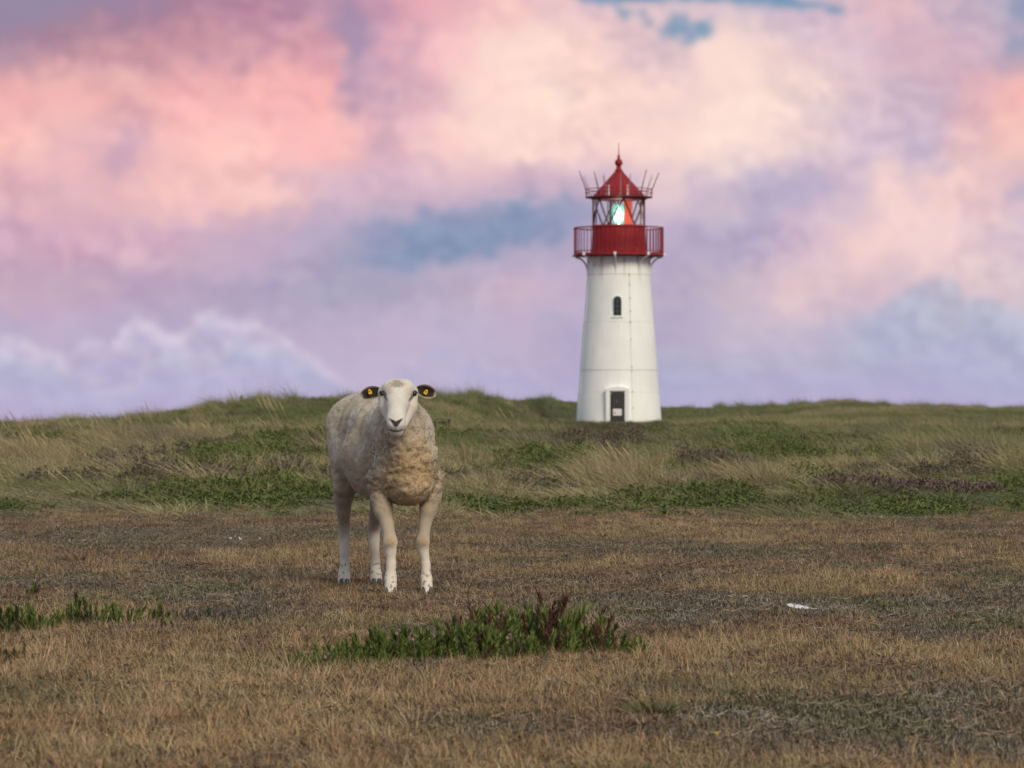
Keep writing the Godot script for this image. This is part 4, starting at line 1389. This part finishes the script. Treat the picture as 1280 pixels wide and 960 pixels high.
	cuts.append([jp(498.4, 540.6, 0.612), jp(503.6, 539.2, 0.60), 0.0035, 0.004])
	for s in [-1.0, 1.0]:
		cuts.append([jp(495.0 + 5.2 * s, 526.5, 0.618), jp(495.0 + 3.4 * s, 528.5, 0.622), 0.0045, 0.004])
		cuts.append([jp(497.9 + 21.2 * s, 491.6, 0.495), jp(497.9 + 18.5 * s, 494, 0.505), 0.010, 0.006])
	nets(hb, cuts, 0.0042, 0.007, g)
	for k in range(nbody, g.v.size()):
		g.c[k] = face_color(g.v[k], sheep_color(g.v[k], true))
		if g.v[k].z < 0.43: g.c[k] = g.c[k].lerp(sheep_color(g.v[k], false), (1.0 - sst(0.38, 0.43, g.v[k].z)) * 0.8)
	var nhead := g.v.size()
	ear(g, jp(475.5, 488.0, 0.435), jp(450.0, 494.0, 0.455), 0.029)
	ear(g, jp(520.5, 486.5, 0.435), jp(545.5, 491.5, 0.455), 0.029)
	var skin := vmat(0.92)
	skin.rim_enabled = true
	skin.rim = 0.35
	skin.rim_tint = 0.6
	put(g.mesh(), "body", skin, root)
	# eyes
	var eye_m := mat(lin(0.020, 0.014, 0.009), 0.12)
	for s in [-1.0, 1.0]:
		var ge := Geo.new()
		ball(ge, Vector3.ZERO, Vector3(0.0105, 0.0095, 0.0105), Color.WHITE, 16, 10)
		var o := put(ge.mesh(), "eye", eye_m, root)
		o.position = jp(497.9 + 20.0 * s, 492.0, 0.478)
		ge = Geo.new()
		tube(ge, [Vector3(-0.012 * s, -0.002, 0.005), Vector3(-0.005 * s, 0.009, 0.006), Vector3(0.006 * s, 0.0095, 0.004), Vector3(0.013 * s, 0.003, -0.002)], [0.002, 0.0042, 0.004, 0.002], 6)
		put(ge.mesh(), "eyelid", mat(lin(0.11, 0.085, 0.065), 0.8), o)
	# ear tags
	var yellow := mat(lin(0.80, 0.50, 0.02), 0.45)
	for q in [[462.3, 489.6, 0.3], [532.5, 490.0, -0.5]]:
		var gt := Geo.new()
		box(gt, Vector3(-0.0068, -0.010, -0.0012), Vector3(0.0068, 0.005, 0.0012), 0.001)
		box(gt, Vector3(-0.004, 0.005, -0.0012), Vector3(0.004, 0.010, 0.0012), 0.001)
		var o := put(gt.mesh(), "ear_tag", yellow, root)
		o.position = jp(q[0], q[1], 0.449)
		o.rotation.z = q[2]
		gt = Geo.new()
		ball(gt, Vector3(0, 0.003, 0.002), Vector3(0.0045, 0.0045, 0.003))
		put(gt.mesh(), "tag_stud", mat(lin(0.62, 0.24, 0.01), 0.4), o)
	# hooves: two claws each
	var horn := mat(lin(0.075, 0.066, 0.060), 0.55)
	for q in [[488.5, 742.5, 0.325], [534.0, 742.0, 0.285], [430.5, 736.8, -0.245], [471.0, 735.2, -0.29]]:
		var c := jp(q[0], q[1], q[2])
		var gy := height(c.x + SHEEP.x, c.z + SHEEP.z)
		var gh := Geo.new()
		for s in [-1.0, 1.0]:
			var p := Vector3(c.x + 0.0105 * s, gy, c.z)
			tube(gh, [p + Vector3(0, -0.004, 0.012), p + Vector3(0, 0.012, 0.008), p + Vector3(0, 0.027, 0.0)], [0.0125, 0.0115, 0.0098], 9)
			tube(gh, [p + Vector3(0.001 * s, -0.004, 0.026), p + Vector3(0, 0.010, 0.015)], [0.0075, 0.007], 8)
		put(gh.mesh(), "hoof", horn, root)
	# short wool standing on the trunk
	up_bias = 1.6
	var lock := clump(5, 0.005, 0.004, 0.008, 0.0016, 1.2, Vector3(0, 0, 0), 0.8, 0.16)
	var curl := clump(7, 0.007, 0.005, 0.011, 0.0024, 1.3, Vector3(0, 0, 0), 1.3, 0.2)
	up_bias = 0.3
	var xf := [[], []]
	var cl := [PackedColorArray(), PackedColorArray()]
	for k in nbody:
		var p := g.v[k]
		if p.y < 0.31: continue
		var breast := Vector3((p.x - 0.105) / 0.17, (p.y - 0.49) / 0.17, (p.z - 0.36) / 0.24).length() + rng.randf_range(-0.4, 0.4) < 0.85
		for rep in 1:
			if not breast and rng.randf() < 0.6: continue
			var n := (g.n[k] + rvec(0.25) + Vector3.DOWN * 0.4).normalized()
			var u := n.cross(Vector3(rng.randf_range(-1, 1), rng.randf_range(-1, 1), rng.randf_range(-1, 1))).normalized()
			var s := rng.randf_range(0.6, 1.15) * lerpf(0.5, 1.0, sst(0.31, 0.42, p.y))
			var v := 1 if breast else 0
			xf[v].append(Transform3D(Basis(u, n, u.cross(n)).scaled(Vector3.ONE * s), p - g.n[k] * 0.002 + rvec(0.004)))
			cl[v].append(jit(g.c[k] * 1.05, 0.05))
	var wool := vmat(0.95, 0.2)
	scatter("fleece", root, lock, xf[0], cl[0], wool)
	scatter("breast_wool", root, curl, xf[1], cl[1], wool)
	print("fleece ", xf[0].size() + xf[1].size())

# ---------------------------------------------------------------- turf
# where the turf is worn to grey lichen (-) or stands as long straw (+): [px, py, half width px, half height px, amount]
var zones := [[275.0, 765.0, 75.0, 28.0, -0.9], [1140.0, 765.0, 170.0, 14.0, -0.9], [1080.0, 890.0, 230.0, 34.0, -0.7], [700.0, 690.0, 170.0, 12.0, -0.6], [130.0, 680.0, 190.0, 12.0, -0.6], [1020.0, 738.0, 120.0, 14.0, 0.8], [960.0, 815.0, 190.0, 22.0, 0.7], [200.0, 905.0, 300.0, 55.0, 0.5], [640.0, 860.0, 300.0, 14.0, 0.5], [330.0, 700.0, 90.0, 18.0, 0.3], [950.0, 675.0, 330.0, 10.0, 0.35], [620.0, 655.0, 300.0, 7.0, 0.35], [560.0, 765.0, 120.0, 18.0, -0.35], [840.0, 770.0, 80.0, 14.0, -0.5], [640.0, 915.0, 120.0, 22.0, -0.4]]

func straw_zone(x: float, d: float) -> float:
	var q := 640.0 + F * x / d
	var r := HOR + EYE * F / d
	var v := 0.85 * na.get_noise_2d(x * 26.0, d * 11.0) + 0.7 * nb.get_noise_2d(x * 60.0, d * 25.0)
	for z in zones:
		var e: float = pow((q - z[0]) / z[2], 2.0) + pow((r - z[1]) / z[3], 2.0)
		if e < 4.0: v += z[4] * exp(-e)
	return v

func build_turf() -> void:
	var short := [clump(20, 0.024, 0.014, 0.042, 0.0020, 1.3, Vector3(-0.15, 0, 0), 0.9, 0.5), clump(18, 0.022, 0.018, 0.050, 0.0019, 1.1, Vector3(-0.1, 0, 0), 0.8, 0.5), clump(22, 0.026, 0.012, 0.034, 0.0020, 1.8, Vector3(0, 0, 0), 1.0, 0.5)]
	var tall := [clump(9, 0.02, 0.04, 0.085, 0.0019, 0.8, Vector3(-0.2, 0, 0), 0.7, 0.3), clump(7, 0.02, 0.045, 0.10, 0.0018, 0.7, Vector3(0.2, 0, 0), 0.8, 0.3)]
	# fallen stems lying crosswise
	var g := Geo.new()
	for k in 16:
		var a := rng.randf() * TAU
		blade(g, Vector3(rng.randf_range(-0.05, 0.05), rng.randf_range(0.004, 0.016), rng.randf_range(-0.05, 0.05)), Vector3(cos(a), rng.randf_range(0.0, 0.35), sin(a)), Vector3(-sin(a), -0.2, cos(a)) * rng.randf_range(-0.3, 0.3), rng.randf_range(0.02, 0.05), 0.0032, Color.WHITE * rng.randf_range(0.5, 1.4), 2)
	var fallen := g.mesh()
	# crusty lichen and moss
	g = Geo.new()
	for k in 44:
		var a := rng.randf() * TAU
		var r := sqrt(rng.randf()) * 0.05
		var p := Vector3(cos(a) * r, rng.randf_range(0.0, 0.012), sin(a) * r)
		blade(g, p, (rvec(1.0) + Vector3.UP * 0.9).normalized(), rvec(0.6), rng.randf_range(0.006, 0.014), 0.0038, Color.WHITE * rng.randf_range(0.35, 1.4), 2)
	var crust := g.mesh()
	var xs := [[], [], [], [], [], [], []]
	var cs := []
	for k in 7: cs.append(PackedColorArray())
	var straw := Color(0.45, 0.292, 0.142)
	var tan_ := Color(0.285, 0.178, 0.098)
	var pale := Color(0.56, 0.42, 0.24)
	var rust := Color(0.23, 0.115, 0.062)
	var lichen := Color(0.30, 0.275, 0.215)
	var dead := Color(0.165, 0.118, 0.078)
	var moss := Color(0.135, 0.130, 0.055)
	var d := 6.6
	while d < 30.5:
		var dd := 0.01 * d
		var half := 0.15 * d + 0.7
		var rho := 1900.0 * pow(9.0 / d, 0.7)
		for k in int(rho * 2.0 * half * dd):
			var x := rng.randf_range(-half, half)
			var e := d + rng.randf() * dd
			if e > plain_edge(x) + 0.5: continue
			var zv := straw_zone(x, e)
			var n2 := nb.get_noise_2d(x * 45.0 + 90.0, e * 30.0)
			var pick := rng.randf()
			var turn := rng.randf() * TAU
			var s := rng.randf_range(0.7, 1.25)
			var dry := sst(-0.75, 0.25, zv)
			if pick > lerpf(0.22, 0.72, dry):
				# worn ground between the tufts
				var c := dead.lerp(lichen, rng.randf() * clampf(0.9 - dry * 0.8 + n2, 0.0, 1.0))
				if n2 > 0.2: c = c.lerp(moss, 0.6)
				var w := rng.randf()
				if w < 0.5:
					xs[6].append(stand(x, -e, Vector3(s, s, s), turn)); cs[6].append(jit(c, 0.3))
				elif w < 0.93:
					xs[2].append(stand(x, -e, Vector3(s, s * 0.55, s), turn)); cs[2].append(jit(c.lerp(tan_, rng.randf() * 0.9), 0.3))
				else:
					xs[5].append(stand(x, -e, Vector3(s, s, s), turn)); cs[5].append(jit(c.lerp(tan_, rng.randf() * 0.8), 0.3))
				continue
			var c2 := tan_.lerp(straw, clampf(0.35 + zv * 0.7 + rng.randf_range(-0.25, 0.35), 0.0, 1.0))
			if rng.randf() < 0.16: c2 = pale
			c2 = c2.lerp(rust, clampf(-n2 * 1.2, 0.0, 0.4))
			c2 = c2.lerp(moss, clampf(n2 * 1.5 - 0.12, 0.0, 0.7) * 0.8)
			var near_hoof := 0.5 if Vector2(x - SHEEP.x - 0.1, e + SHEEP.z + 0.3).length() < 0.22 else 1.0
			var hgt := near_hoof * s * lerpf(0.55, 1.05, dry) * lerpf(1.0, 0.8, sst(12.0, 26.0, e))
			if rng.randf() < 0.04 + 0.08 * sst(0.15, 0.7, zv):
				var v := 3 + rng.randi() % 2
				xs[v].append(stand(x, -e, Vector3(s, hgt, s), turn)); cs[v].append(jit(c2.lerp(pale, 0.35), 0.18))
			else:
				var v2 := rng.randi() % 3
				xs[v2].append(stand(x, -e, Vector3(s, hgt, s), turn)); cs[v2].append(jit(c2, 0.22))
		d += dd
	# longer blades grown up round the hooves
	for c in [jp(488.5, 742, 0.325), jp(534, 742, 0.285), jp(430.5, 736.5, -0.245), jp(471, 735.5, -0.29)]:
		for k in 14:
			var an := rng.randf() * TAU
			var rr := rng.randf_range(0.022, 0.06)
			var s := rng.randf_range(0.6, 1.0)
			var v := rng.randi() % 2
			xs[v].append(stand(c.x + SHEEP.x + cos(an) * rr, c.z + SHEEP.z + sin(an) * rr, Vector3(s, s * 0.7, s), an)); cs[v].append(jit(tan_.lerp(straw, rng.randf()), 0.2))
	var root := base("dry_grass", Vector3.ZERO)
	tag(root, "short dry straw coloured grass covering the flat heath", "dry grass", "", "stuff")
	var m := vmat(0.85, 0.25)
	for k in 3: scatter("short_tufts", root, short[k], xs[k], cs[k], m)
	for k in 2: scatter("long_tufts", root, tall[k], xs[3 + k], cs[3 + k], m)
	var lit := base("grass_litter", Vector3.ZERO)
	tag(lit, "fallen brown stems and grey lichen crumbs lying between the dry grass", "litter", "", "stuff")
	scatter("fallen_stems", lit, fallen, xs[5], cs[5], m)
	scatter("lichen_crumbs", lit, crust, xs[6], cs[6], m)
	var tot := 0
	for k in 7: tot += xs[k].size()
	print("turf ", tot)

# ---------------------------------------------------------------- heath shrubs of the foreground
func shoot_mesh(h: float, leaf: float, cols: Array, leaves: int) -> ArrayMesh:
	var g := Geo.new()
	var lean := Vector3(rng.randf_range(-0.25, 0.25), 1, rng.randf_range(-0.25, 0.25)).normalized()
	tube(g, [Vector3.ZERO, lean * h * 0.5, lean * h], [0.0020, 0.0016, 0.0008], 4, Color(0.10, 0.055, 0.03), false)
	for k in leaves:
		var t := 0.18 + 0.82 * k / float(leaves)
		var a := k * 2.4 + rng.randf_range(-0.3, 0.3)
		var out := Vector3(cos(a), 0, sin(a))
		var c: Color = cols[rng.randi() % cols.size()]
		blade(g, lean * h * t, (out * lerpf(1.0, 0.35, t) + Vector3.UP * 0.75).normalized(), Vector3.UP * 0.25, leaf * rng.randf_range(0.75, 1.2), leaf * 0.34, jit(c, 0.25), 2)
	return g.mesh()

func seed_head() -> ArrayMesh:
	# withered flower ball of small papery bells
	var g := Geo.new()
	tube(g, [Vector3(0, -0.05, 0), Vector3.ZERO], [0.0012, 0.0012], 4, Color(0.14, 0.08, 0.05), false)
	for k in 16:
		var d := (rvec(1.0) + Vector3.UP * 0.3).normalized()
		tube(g, [d * 0.002, d * 0.007, d * 0.011], [0.0015, 0.0035, 0.0012], 5, jit(Color(0.33, 0.225, 0.16), 0.3))
	return g.mesh()

var shoots := {}
var heath_mat: StandardMaterial3D

func shrub(called: String, label: String, group: String, blobs: Array, count: int, kinds: Array, heads: int) -> void:
	# blobs: [px, py of the foot, half width px, half depth m, height scale]
	var b0: Array = blobs[0]
	var d0: float = EYE * F / (b0[1] - HOR)
	var c0 := Vector3(px_at(b0[0], d0), 0, -d0)
	c0.y = height(c0.x, c0.z)
	var root := base(called, c0)
	tag(root, label, "shrub", group)
	var made := 0
	var more := []
	var tint := PackedColorArray()
	var wsum := 0.0
	for b in blobs: wsum += b[2] * b[3]
	for b in blobs:
		var d: float = EYE * F / (b[1] - HOR)
		var n := int(count * b[2] * b[3] / wsum)
		for k in n:
			var a := rng.randf() * TAU
			var r := sqrt(rng.randf())
			var x: float = px_at(b[0], d) + cos(a) * r * b[2] * d / F
			var z: float = -d + sin(a) * r * b[3]
			var kind: String = kinds[rng.randi() % kinds.size()]
			var list: Array = shoots[kind]
			var s: float = b[4] * rng.randf_range(0.55, 1.3) * lerpf(1.15, 0.5, r * r)
			var at := Transform3D(Basis(Vector3.UP, rng.randf() * TAU) * Basis(Vector3.RIGHT, rng.randf_range(-0.6, 0.6)) * Basis.from_scale(Vector3(s, s, s)), Vector3(x, height(x, z) - 0.004, z) - c0)
			made += 1
			if made <= 300:
				var o := put(list[rng.randi() % list.size()], "shoot", heath_mat, root)
				o.transform = at
			else:
				more.append(at)
				tint.append(Color(0.9, 0.9, 0.9))
	scatter("more_shoots", root, shoots[kinds[0]][1], more, tint, heath_mat)
	var hm := seed_head()
	for k in heads:
		var b: Array = blobs[rng.randi() % blobs.size()]
		var d: float = EYE * F / (b[1] - HOR)
		var a := rng.randf() * TAU
		var r := sqrt(rng.randf()) * 0.9
		var x: float = px_at(b[0], d) + cos(a) * r * b[2] * d / F
		var z: float = -d + absf(sin(a)) * r * b[3]
		var o := put(hm, "withered_flower", heath_mat, root)
		o.position = Vector3(x, height(x, z) + 0.06 * b[4] * rng.randf_range(0.8, 1.3), z) - c0

func build_heath() -> void:
	heath_mat = vmat(0.75, 0.45)
	var gr := [Color(0.165, 0.215, 0.042), Color(0.130, 0.175, 0.036), Color(0.190, 0.235, 0.050), Color(0.085, 0.115, 0.027)]
	var dk := [Color(0.060, 0.085, 0.024), Color(0.05, 0.07, 0.025), Color(0.07, 0.05, 0.03)]
	var lm := [Color(0.165, 0.205, 0.045), Color(0.14, 0.17, 0.05), Color(0.12, 0.165, 0.035)]
	var rd := [Color(0.10, 0.030, 0.022), Color(0.13, 0.045, 0.028), Color(0.07, 0.028, 0.02)]
	var yl := [Color(0.26, 0.14, 0.03), Color(0.20, 0.10, 0.03), Color(0.12, 0.10, 0.03)]
	var gy := [Color(0.12, 0.10, 0.085), Color(0.16, 0.14, 0.12), Color(0.08, 0.065, 0.055)]
	for set_ in [["green", gr, 0.070, 0.0135, 64], ["dark", dk, 0.065, 0.0125, 56], ["lime", lm, 0.065, 0.0130, 60], ["red", rd, 0.080, 0.012, 46], ["yellow", yl, 0.06, 0.015, 34], ["grey", gy, 0.06, 0.012, 22]]:
		var list := []
		for k in 5: list.append(shoot_mesh(set_[2] * rng.randf_range(0.8, 1.25), set_[3], set_[1], set_[4]))
		shoots[set_[0]] = list
	var main := ["green", "green", "green", "green", "lime", "lime", "lime", "dark", "red"]
	shrub("heath_shrub", "low bright green heath shrub with withered flower heads and red-brown tips", "", [[690, 818, 80, 0.24, 1.55], [600, 824, 85, 0.20, 1.25], [640, 808, 70, 0.2, 1.4], [500, 826, 75, 0.16, 1.15], [425, 832, 70, 0.11, 0.8], [768, 820, 45, 0.14, 0.9], [385, 834, 40, 0.08, 0.6]], 720, main, 9)
	var top := get_node("heath_shrub")
	for q in [[622, 812, 1.35], [654, 806, 1.75], [660, 808, 1.3], [612, 814, 1.1], [705, 812, 1.5], [713, 812, 1.35], [720, 816, 1.2], [640, 818, 1.1], [728, 814, 1.25], [560, 822, 1.0], [545, 824, 0.9], [770, 822, 0.9], [755, 824, 1.0]]:
		var d: float = EYE * F / (q[1] - HOR)
		var x := px_at(q[0], d)
		var list: Array = shoots["red"]
		var o := put(list[rng.randi() % 5], "withered_shoot", heath_mat, top)
		o.transform = Transform3D(Basis(Vector3.UP, rng.randf() * TAU) * Basis.from_scale(Vector3(0.7, q[2], 0.7)), Vector3(x, height(x, -d), -d) - top.position)
	shrub("heath_shrub", "low green heath shrub running into grey dead twigs", "", [[20, 792, 60, 0.18, 1.15], [110, 784, 60, 0.16, 0.95], [-70, 796, 60, 0.2, 1.1], [180, 783, 50, 0.12, 0.75]], 300, ["green", "lime", "green", "dark", "dark"], 0)
	shrub("dead_heath", "grey leafless heath twigs between the green shrub and bare ground", "", [[265, 780, 70, 0.2, 0.75], [200, 792, 60, 0.12, 0.55]], 150, ["grey", "grey", "grey", "grey", "dark"], 0)
	shrub("heath_shrub", "small yellow-brown heath shrub at the edge of a green one", "", [[15, 826, 34, 0.10, 0.7], [-30, 830, 40, 0.10, 0.7]], 70, ["yellow", "yellow", "dark"], 0)
	shrub("heath_plant", "tiny red-tipped green heath plant alone behind a green shrub", "", [[40, 752, 9, 0.05, 0.75]], 12, ["green", "red", "dark"], 0)
	shrub("heath_plant", "small dark green heath plant alone among straw near a white feather", "", [[812, 835, 12, 0.05, 0.45], [806, 824, 8, 0.04, 0.4]], 10, ["green", "dark"], 0)
	# grass tussocks that stand out
	for q in [["rusty brown rounded grass tussock alone on the flat heath", 100.0, 709.0, 17.0, Color(0.27, 0.165, 0.085), 0.75], ["olive green grass tussock with pale blades in the open turf", 818.0, 893.0, 26.0, Color(0.16, 0.155, 0.06), 0.85], ["small dark green grass tussock near the dune foot", 1095.0, 690.0, 11.0, Color(0.11, 0.12, 0.045), 0.7], ["small olive grass tussock on the flat before the purple heather", 1015.0, 684.0, 10.0, Color(0.14, 0.13, 0.05), 0.55]]:
		var d: float = EYE * F / (q[2] - HOR)
		var x := px_at(q[1], d)
		var r: float = q[3] * d / F
		var o := put(clump(300, r * 0.8, r * 0.9, r * 2.3, 0.003, 0.9, Vector3(-0.1, 0, 0), 0.8, 0.3), "grass_tussock", null, self)
		var m := vmat(0.85, 0.25)
		var cc: Color = q[4]
		m.albedo_color = cc.linear_to_srgb()
		o.material_override = m
		o.position = Vector3(x, height(x, -d) - 0.005, -d)
		o.scale.y = q[5]
		tag(o, q[0], "tussock", "tussocks on the heath")

# ---------------------------------------------------------------- small things
func build_small_things() -> void:
	# gull feather
	var d := EYE * F / (767.0 - HOR)
	var fx := px_at(1001.0, d)
	var f := base("feather", Vector3(fx, height(fx, -d) + 0.022, -d))
	tag(f, "white curled bird feather lying on grey lichen ground", "feather")
	f.rotation = Vector3(0.95, -0.25, -0.18)
	var g := Geo.new()
	var spine := []
	for k in 11:
		var t := k / 10.0
		spine.append(Vector3(lerpf(0.058, -0.046, t), 0.012 * sin(t * 2.6), 0.010 * sin(t * PI)))
	var rad := []
	for k in 11: rad.append(lerpf(0.0013, 0.0004, k / 10.0))
	tube(g, spine, rad, 6)
	put(g.mesh(), "shaft", mat(lin(0.72, 0.72, 0.72), 0.5), f)
	for side in [-1.0, 1.0]:
		g = Geo.new()
		for k in 42:
			var t := lerpf(0.2, 1.0, k / 41.0)
			var i := mini(int(t * 10.0), 9)
			var p: Vector3 = spine[i].lerp(spine[i + 1], t * 10.0 - i)
			var w := 0.0135 * pow(sin(PI * clampf((t - 0.12) / 0.95, 0.02, 0.98)), 0.6) * (1.0 if side < 0 else 1.15) * (0.7 if k % 9 == 4 else 1.0)
			blade(g, p, Vector3(-0.75, 0.12, side).normalized(), Vector3(-0.25, 0.25, -0.1 * side), w * rng.randf_range(0.85, 1.1), 0.0042, Color.WHITE * rng.randf_range(0.92, 1.0), 3)
		put(g.mesh(), "vane", white_vane(), f)
	# small down feathers
	for q in [[288.5, 682.5, "tiny white down feather with a bent tip on dark turf"], [300.5, 683.5, "tiny round white down feather on dark turf"], [325.0, 682.0, "tiny greyish down feather on dark turf"]]:
		var dd: float = EYE * F / (q[1] - HOR)
		var x := px_at(q[0], dd)
		g = Geo.new()
		for k in 26: blade(g, Vector3(0, 0.006, 0), (rvec(1.0) + Vector3.UP * 0.5).normalized(), rvec(0.5), rng.randf_range(0.007, 0.013) * (0.7 if q[0] > 320 else 1.0), 0.005, Color.WHITE, 2)
		var o := put(g.mesh(), "down_feather", white_vane(), self)
		o.position = Vector3(x, height(x, -dd) + 0.028, -dd)
		tag(o, q[2], "feather", "down feathers on the turf")
	# wooden rail behind the sheep
	var wood := mat(lin(0.27, 0.25, 0.235), 0.85)
	var wt := NoiseTexture2D.new()
	wt.width = 128; wt.height = 128; wt.seamless = true
	var wf := FastNoiseLite.new(); wf.seed = 9; wf.frequency = 0.06
	wt.noise = wf
	wood.albedo_texture = wt
	wood.uv1_triplanar = true
	wood.uv1_scale = Vector3(4, 0.6, 4)
	var rd := 58.0
	var rx := px_at(553.0, rd)
	var k2 := rd / F
	var rail := base("wooden_rail", Vector3(rx, EYE + (HOR - 549.0) * k2, -rd))
	tag(rail, "weathered grey wooden rail on two short posts in the dune grass behind the sheep", "rail")
	for q in [-8.0, 8.5]:
		g = Geo.new()
		box(g, Vector3((q - 1.7) * k2, -0.3, -0.05), Vector3((q + 1.7) * k2, 24.0 * k2, 0.05), 0.006)
		put(g.mesh(), "post", wood, rail)
	g = Geo.new()
	box(g, Vector3(-11.0 * k2, 17.0 * k2, 0.053), Vector3(10.5 * k2, 22.5 * k2, 0.085), 0.005)
	put(g.mesh(), "board", wood, rail)
	g = Geo.new()
	box(g, Vector3(-11.5 * k2, 24.1 * k2, -0.12), Vector3(11.0 * k2, 25.6 * k2, 0.16), 0.005)
	put(g.mesh(), "top_board", mat(lin(0.10, 0.09, 0.08), 0.8), rail)
	# marker post on the crest
	var pd := 149.0
	var ppx := px_at(301.5, pd)
	g = Geo.new()
	var ph := EYE + (HOR - 494.5) * pd / F - height(ppx, -pd)
	tube(g, [Vector3(0, -0.3, 0), Vector3(0, ph - 0.02, 0), Vector3(0, ph, 0)], [0.045, 0.042, 0.03], 8)
	var post := put(g.mesh(), "marker_post", mat(lin(0.06, 0.05, 0.055), 0.9), self)
	post.position = Vector3(ppx, height(ppx, -pd), -pd)
	tag(post, "small dark wooden post standing up from the dune crest", "post")
	# single wild flowers
	for q in [[1061.0, 818.0, 0.05, Color(0.72, 0.30, 0.42), "tiny pink wild flower among straw"], [894.0, 925.0, 0.03, Color(0.75, 0.55, 0.04), "tiny yellow wild flower low in dark turf"], [878.0, 724.0, 0.03, Color(0.72, 0.60, 0.05), "tiny yellow wild flower on open turf beyond the feather"]]:
		var dd: float = EYE * F / (q[1] - HOR)
		var x := px_at(q[0], dd)
		var fl := base("wild_flower", Vector3(x, height(x, -dd), -dd))
		tag(fl, q[4], "flower", "single wild flowers in the turf")
		g = Geo.new()
		tube(g, [Vector3.ZERO, Vector3(0.002, q[2], 0)], [0.001, 0.0008], 4)
		put(g.mesh(), "stem", mat(lin(0.10, 0.12, 0.04)), fl)
		g = Geo.new()
		for k in 9:
			var a := TAU * k / 9.0
			blade(g, Vector3(0.002, q[2], 0), Vector3(cos(a), 0.6, sin(a)).normalized(), Vector3.ZERO, 0.008, 0.005, Color.WHITE, 2)
		var cc: Color = q[3]
		put(g.mesh(), "petals", mat(cc.linear_to_srgb(), 0.7), fl)

var vane_m: StandardMaterial3D
func white_vane() -> StandardMaterial3D:
	if vane_m == null:
		vane_m = mat(lin(0.80, 0.80, 0.82), 0.7)
		vane_m.backlight_enabled = true
		vane_m.backlight = Color(0.3, 0.3, 0.3)
	return vane_m
